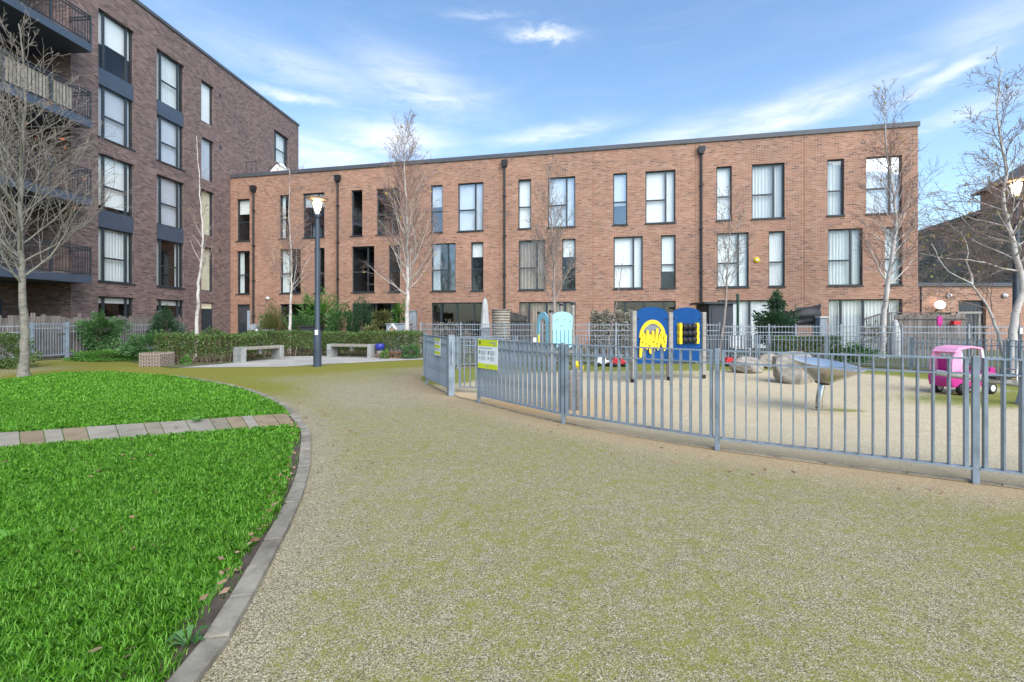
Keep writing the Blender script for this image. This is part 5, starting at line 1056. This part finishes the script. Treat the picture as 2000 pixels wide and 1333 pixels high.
# garden railings behind the play area
gr = [X_(822, 18.6), X_(900, 17.9), X_(985, 17.2), X_(1060, 16.9), X_(1150, 16.6), X_(1203, 16.4), X_(1300, 16.2), X_(1405, 16.0)]
railing('thin grey garden railing beyond the play area, left of the grey shed', gr, 1.26, 'garden_railing', pitch=.10)
gr2 = [X_(1405, 16.0), X_(1500, 16.1), X_(1552, 16.0), X_(1640, 15.9), X_(1760, 15.6), X_(1890, 15.4), X_(2020, 15.2)]
railing('thin grey garden railing beyond the boulders and pink car', [p + Vector((.03, 0, 0)) for p in gr2], 1.2, 'garden_railing', pitch=.10)
# closed parasol
c = X_(947, 18.4); t = thing('parasol', 'closed white garden parasol standing behind the play area', 'parasol', c); zt = at(947, 583, 18.4).z; zb = at(947, 645, 18.4).z; mb = MB(); vs = []; prof = [(.02, zt), (.07, zt-.08), (.10, zt-.3), (.12, zt-.7), (.15, zt-1.1), (.16, zb)]
for r_, z in prof:
    for j in range(24): a_ = 6.283*j/24; k = r_*(1+.22*math.cos(a_*6)); vs.append(c + Vector((k*math.cos(a_), k*math.sin(a_), z)))
mb.add(vs, [(i*24+j, i*24+(j+1) % 24, (i+1)*24+(j+1) % 24, (i+1)*24+j) for i in range(5) for j in range(24)], True).build('canopy', 'cloth_white', t); MB().tube([c, c + Vector((0, 0, zt+.05))], .022, 8).build('pole', 'steel', t); MB().lathe(c, [(.26, 0), (.26, .08), (.05, .1)], 16).build('base', 'concrete', t); MB().lathe(c + Vector((0, 0, zt-.5)), [(.125, 0), (.13, .02), (.125, .05)], 16).build('strap', 'cloth_white', t)
crate('waste_bin', 'grey garden bin standing in front of the closed parasol', 'bin', 939, 957, 640, 17.6, 'fence_far', .4)
# barrel shaped slatted store
c = X_(978, 19.6); t = thing('slatted_store', 'rounded store of bleached horizontal slats beside the closed parasol', 'store', c); R_ = 18*19.6/F*1.02; zt = at(978, 606, 19.6).z; k = 15
for i in range(k): 
    z0 = .05 + i*(zt-.05)/k; MB().lathe(c + Vector((0, R_, 0)), [(R_-.03, z0), (R_, z0+.015), (R_, z0+(zt-.05)/k-.03), (R_-.03, z0+(zt-.05)/k-.015)], 24).build('slat', 'bamboo', t)
MB().lathe(c + Vector((0, R_, 0)), [(R_-.035, .02), (R_-.035, zt)], 20).build('liner', 'board', t); MB().lathe(c + Vector((0, R_, 0)), [(R_+.03, zt), (R_+.03, zt+.04), (0, zt+.05)], 24).build('lid', 'board', t)
# timber garden dividers (boards)
def boards(label, pA, pB, h0, h1, m='board', w=.13, name='board_screen', cat='fence', seed=1, cap=True):
    d = (pB-pA).normalized(); n = Vector((d.y, -d.x, 0)); L = (pB-pA).length; k = max(3, int(L/w)); t = thing(name, label, cat, (pA+pB)/2); rr = random.Random(seed)
    for j in range(k): MB().obox(pA, d, n, j*L/k+.004, (j+1)*L/k-.004, -.012+rr.uniform(-.004, .004), .012, .03, h0+(h1-h0)*(j+.5)/k+rr.uniform(-.03, .02)).build('board', m, t)
    for z in (.35, min(h0, h1)-.2): MB().obox(pA, d, n, 0, L, .0165, .05, z, z+.07).build('rail', m, t)
    return t
boards('weathered board divider between the slatted store and brown blinds', X_(997, 19.3), X_(1030, 18.3), 1.75, 1.55, seed=6)
boards('weathered grey board fence with pink glove right of the curved trellis', X_(1746, 17.4), X_(1886, 17.0), 1.62, 1.62, seed=7, w=.15)
t = thing('glove', 'bright pink rubber glove hanging on the weathered fence', 'glove', at(1835, 635, 16.9)); q = at(1835, 634, 16.85); MB().prism([(-.09, 0), (.08, .0), (.11, .16), (.07, .30), (-.05, .32), (-.10, .2)], q, Vector((1, 0, 0)), Vector((0, -1, 0)), -.03, .03).build('palm', 'magenta', t, bevel=.02)
for k in range(4): MB().tube([q + Vector((-.07+k*.045, 0, .03)), q + Vector((-.075+k*.047, 0, -.07+.02*(k in (0, 3)))), q + Vector((-.075+k*.047, -.01, -.12+.03*(k in (0, 3))))], [.022, .02, .014], 7).build('finger', 'magenta', t)
t = thing('curved_trellis', 'arched top willow trellis panel before the right house window', 'trellis', X_(1714, 17.2)); A_ = X_(1688, 17.3); Wd = X_(1742, 17.3).x - A_.x; ux, ny = Vector((1, 0, 0)), Vector((0, -1, 0))
top = lambda s_: 1.42 + .24*math.sin(min(1, s_/Wd*1.0)*1.57)
MB().tube([A_ + ux*Wd*k/10 + Vector((0, 0, top(Wd*k/10))) for k in range(11)], .03, 6).build('top_rail', 'board', t)
for k in range(13): s_ = Wd*k/12; MB().obox(A_, ux, ny, s_-.012, s_+.012, -.01, .01, .03, top(s_)).build('lath', 'board', t)
for z in (.3, .55, .8, 1.05): MB().obox(A_, ux, ny, 0, Wd, .011, .02, z, z+.03).build('cross_lath', 'board', t)
for z0, k in ((.75, 0),): foliage(t, blob_points(tuple(A_ + Vector((Wd*.35, -.05, .8))), (.5, .12, .5), 700, .2, np.random.default_rng(66), .4), .08, 'ivy_grey', 'creeper', seed=66)
t = thing('pergola_frame', 'thin weathered frame with bare stalks before the wing door', 'frame', X_(1895, 17.3))
for x in (1874, 1912): MB().obox(X_(x, 17.3), ux, ny, -.03, .03, -.03, .03, 0, at(x, 611, 17.3).z).build('post', 'timber_grey', t)
MB().box((X_(1869, 17.3).x, 17.26, at(0, 613, 17.3).z), (X_(1916, 17.3).x, 17.34, at(0, 609, 17.3).z)).build('top_rail', 'timber_grey', t); stems(t, tuple(X_(1898, 17.3)), 16, .45, 1.6, 'bamboo', .012, 9)
t = thing('washing_frame', 'thin rail on posts over the weathered board fence', 'frame', X_(1800, 17.6)); zt = at(0, 611, 17.6).z
for x in (1790, 1850): MB().tube([X_(x, 17.6), X_(x, 17.6) + Vector((0, 0, zt))], .018, 6).build('post', 'board', t)
MB().tube([X_(1742, 17.6) + Vector((0, 0, zt)), X_(1872, 17.6) + Vector((0, 0, zt))], .016, 6).build('rail', 'board', t)
t = thing('garden_statue', 'small pale draped figure shaped bundle by the right house window', 'bundle', X_(1749, 16.9)); MB().lathe(X_(1749, 16.9), [(.16, 0), (.19, .5), (.15, .95), (.10, 1.2), (.07, 1.36), (0, 1.42)], 14).build('cover', 'cloth_white', t)
# grey shed
a, b, Y = X_(1385, 17.0), X_(1432, 17.0), 17.0; t = thing('garden_shed', 'dark grey lean-to shed behind the right blue play board', 'shed', (a+b)/2); h0, h1 = at(0, 594, Y).z, at(0, 592, Y).z
MB().obox(a, ux, ny, 0, (b-a).x, -1.2, 0, 0, h0).build('wall', 'shed_grey', t, bevel=.01); MB().obox(a, ux, ny, -.22, (b-a).x+.06, -1.3, .12, h0, h0+.07).build('roof', 'frame', t); MB().obox(a, ux, ny, .1, .62, .001, .02, .1, h0-.2).build('door', 'shed_grey', t)
# ivy screen
p0, p1 = X_(1154, 17.6), X_(1240, 17.2); t = thing('ivy_screen', 'grey green creeper covered garden fence left of the blue play boards', 'hedge', (p0+p1)/2); rr = np.random.default_rng(70); n_ = 6500; s_ = rr.uniform(0, 1, n_)
P_ = np.stack([p0.x+(p1.x-p0.x)*s_, p0.y+(p1.y-p0.y)*s_ + rr.normal(0, .10, n_), rr.uniform(.05, 1.72, n_)*(1+.04*np.sin(s_*22))], 1); foliage(t, P_, .085, 'ivy_grey', seed=70); MB().obox(p0, (p1-p0).normalized(), Vector((0, -1, 0)), 0, (p1-p0).length, -.06, -.03, 0, 1.55).build('fence_panel', 'board', t)
bush('leafless red brown climber on the low railing near the tall birch', (X_(826, 19.4).x, 19.4, .8), (.7, .3, .6), 700, .05, 'dead_leaf', 71, stem=26, lump=.4)
bush('tangle of flowering stems behind the railing before the dark sliding window', (X_(880, 19.2).x, 19.2, .75), (1.0, .35, .55), 1500, .06, 'ivy_grey', 72, stem=26, lump=.4, name='plant', cat='plant')
# posts and line, evergreen
for x, lab, nm in ((1441, 'slim dark green clothes post left of the evergreen shrub', 'a'), (1517, 'slim dark green clothes post rising out of the evergreen shrub', 'b')):
    c = X_(x, 17.6); t = thing('clothes_post', lab, 'post', c); M['green_post'] = M.get('green_post') or mat('dark_green_paint', (.02, .075, .05), .5, .15, 3); MB().tube([c, c + Vector((0, 0, at(0, 576, 17.6).z))], .05, 10).build('post', 'green_post', t); MB().lathe(c + Vector((0, 0, at(0, 576, 17.6).z)), [(.06, -.03), (.06, .03), (0, .04)], 10).build('cap', 'green_post', t)
bush('pointed glossy evergreen shrub between the clothes posts and black tarpaulin', (X_(1512, 17.1).x, 17.1, 1.1), (.62, .5, .72), 3600, .12, 'shrub_dark', 73, lump=.35, shell=.3)
bush('narrow leafy top of the evergreen round the clothes post', (X_(1516, 17.15).x, 17.15, 2.0), (.28, .25, .38), 700, .12, 'shrub_dark', 74, lump=.4, shell=.2)
hedge('low square clipped box hedge behind the far fence near the steel dish', [X_(1512, 15.2), X_(1575, 15.1), X_(1634, 15.0)], .55, .80, 6500, .055, 'hedge', 75, dry=.2, stems_n=16)
bush('low green plants at the foot of the far fence beyond the dish', (X_(1655, 15.1).x, 14.9, .28), (.8, .25, .32), 1500, .08, 'shrub', 76, name='plant', cat='plant', stem=5)
# tarpaulin on a frame
t = thing('tarpaulin', 'sagging black tarpaulin hung on a frame right of the evergreen', 'tarpaulin', X_(1578, 17.2)); x0, x1 = X_(1555, 17.2).x, X_(1603, 17.2).x; vs = []; nu, nv = 14, 12; zt0, zt1, zb = at(0, 601, 17.2).z, at(0, 593, 17.2).z, at(0, 636, 17.2).z
for j in range(nv+1):
    for i in range(nu+1): u_ = i/nu; v_ = j/nv; zt = zt0+(zt1-zt0)*u_ - .05*math.sin(math.pi*u_); vs.append((x0+(x1-x0)*u_, 17.2 - .10*math.sin(math.pi*u_)*math.sin(math.pi*min(1, v_*1.3)) - .03*math.sin(v_*16+2.5*math.sin(u_*3.1)), zt + (zb-zt)*v_ - .07*math.sin(math.pi*u_)*math.sin(v_*3.1)))
MB().add(vs, [(j*(nu+1)+i, j*(nu+1)+i+1, (j+1)*(nu+1)+i+1, (j+1)*(nu+1)+i) for j in range(nv) for i in range(nu)], True).build('sheet', 'cloth_black', t)
for x in (x0, x1): MB().tube([(x, 17.24, 0), (x, 17.24, zt1)], .025, 6).build('pole', 'board', t)
boards('grey board divider behind the evergreen shrub', X_(1530, 18.4), X_(1556, 17.5), 1.75, 1.75, seed=8)
crate('wheelie_bin', 'pale grey bin with white lid beside the black tarpaulin', 'bin', 1602, 1616, 619, 16.9, 'fence_far', .45, True, 'white')
# white garden seat
c = X_(1441, 16.6); t = thing('garden_chair', 'small white slatted garden chair behind the railing', 'chair', c)
for k in range(6): MB().obox(c, ux, ny, -.28+k*.1, -.21+k*.1, -.02, .0, .42, .80).build('back_slat', 'white', t)
for k in range(3): MB().obox(c, ux, ny, -.28, .29, .02+k*.12, .12+k*.12, .36, .39).build('seat_slat', 'white', t)
for s_ in (-.27, .25): MB().obox(c, ux, ny, s_, s_+.04, -.02, .02, 0, .42).build('leg', 'white', t); MB().obox(c, ux, ny, s_, s_+.04, .32, .36, 0, .36).build('leg', 'white', t)
t = thing('planter_box', 'little red brick planter box on the right garden fence', 'planter', at(1866, 632, 16.9)); q = at(1866, 631, 16.9); MB().box(q + Vector((-.13, -.08, -.07)), q + Vector((.13, .08, .07))).build('box', 'red', t, bevel=.01)
MB().box(q + Vector((-.10, -.05, .06)), q + Vector((.10, .05, .08))).build('soil_fill', 'soil', t)
# ------------------------------------------------------------------ trees
def T(px, Y): return [at(x, y, Y) for x, y in px]
ASH = dict(seg=.24, wob=.085, up=(.10, .09, .05), n=[8, 6], ref=[2.0, .8], t0=.15, ang=[38, 42], ratio=.56, rmin=.0045, cut=.011, leaf=.012)
tree('bare_tree', 'large bare grey barked tree on the lawn at the left edge', T([(47, 741), (48, 650), (45, 575), (42, 500), (41, 430), (43, 330), (46, 250), (47, 150), (38, 35)], 11.0), .105, ASH, ('bark_grey', 'bark_twig_grey'), 5, 46, lambda t: 3.1*(1.08-t)+.4, lambda t: 54-18*t, t0=.24, leafmat_='leaf_orange', leafsize=.11, r_top=.014)
tree('birch_tree', 'slim white birch rising from the left end of the hedge', T([(382, 702), (384, 640), (388, 560), (396, 470), (392, 400), (388, 330), (384, 262)], 17.0), .085, BIRCH, ('birch', 'bark_twig'), 6, 20, lambda t: 1.15*(1.12-t)+.2, lambda t: 38, t0=.36)
tree('birch_tree', 'slender birch beside the bamboo left of the lamp post', T([(565, 692), (567, 620), (570, 560), (568, 480), (564, 420), (566, 350), (563, 318)], 18.8), .075, BIRCH, ('birch', 'bark_twig'), 7, 32, lambda t: 1.8*(1.12-t)+.35, lambda t: 40, t0=.30)
tree('birch_tree', 'tall spreading birch before the middle of the terrace', T([(793, 700), (794, 640), (797, 560), (796, 500), (795, 430), (791, 360), (788, 300), (790, 248)], 18.2), .12, BIRCH, ('birch', 'bark_twig'), 8, 50, lambda t: 2.7*(1.1-t)+.6, lambda t: 46-14*t, t0=.26, leafsize=.09)
tree('young_tree', 'thin grey tree behind the pale blue play tower', T([(1083, 715), (1083, 620), (1082, 540), (1080, 480), (1076, 420), (1073, 360), (1070, 318)], 15.4), .085, dict(BIRCH, up=(.07, .05, .02)), ('bark_thin', 'bark_twig_grey'), 9, 34, lambda t: 1.9*(1.1-t)+.4, lambda t: 42-10*t, t0=.28)
tree('sapling', 'thin leaning pinkish sapling left of the blue play boards', T([(1186, 700), (1190, 660), (1200, 615), (1210, 560), (1216, 505)], 15.6), .035, dict(BIRCH, n=[4]), ('bark_thin', 'bark_twig'), 10, 9, lambda t: .7*(1.1-t)+.3, lambda t: 38, t0=.4)
tree('young_tree', 'thin leaning young tree before the alarm box house', T([(1403, 703), (1410, 650), (1417, 600), (1420, 540), (1424, 480), (1426, 430), (1423, 370)], 15.9), .06, dict(BIRCH, up=(.08, .05, .02)), ('bark_thin', 'bark_twig_grey'), 11, 26, lambda t: 1.4*(1.1-t)+.35, lambda t: 40, t0=.36, leafmat_='leaf_orange')
tree('birch_tree', 'white birch before the right end house rising above its roof', T([(1722, 700), (1724, 655), (1733, 560), (1742, 500), (1750, 440), (1744, 370), (1733, 310), (1728, 240), (1724, 185)], 16.6), .115, BIRCH, ('birch', 'bark_twig'), 12, 44, lambda t: 2.0*(1.1-t)+.55, lambda t: 40-10*t, t0=.26, leafsize=.09)
tree('birch_tree', 'large twisted white birch with two stems at the right edge', T([(1972, 730), (1977, 665), (1985, 605), (1997, 560), (1986, 500), (1970, 440), (1960, 385), (1966, 330), (1958, 290), (1948, 210), (1957, 120)], 11.9), .112, dict(BIRCH, wob=.13, up=(.03, .0, -.02), leaf=.16, n=[9, 6]), ('birch', 'bark_twig'), 13, 36, lambda t: 2.0*(1.1-t)+.5, lambda t: 52, t0=.32,
     stems=[(T([(1968, 728), (1952, 665), (1935, 612), (1916, 578), (1897, 555), (1868, 540), (1842, 520), (1828, 490), (1815, 470)], 12.2), .06, 10), (T([(1898, 556), (1894, 530), (1886, 512), (1893, 488), (1884, 468), (1870, 445)], 12.25), .035, 7)], leafsize=.055)
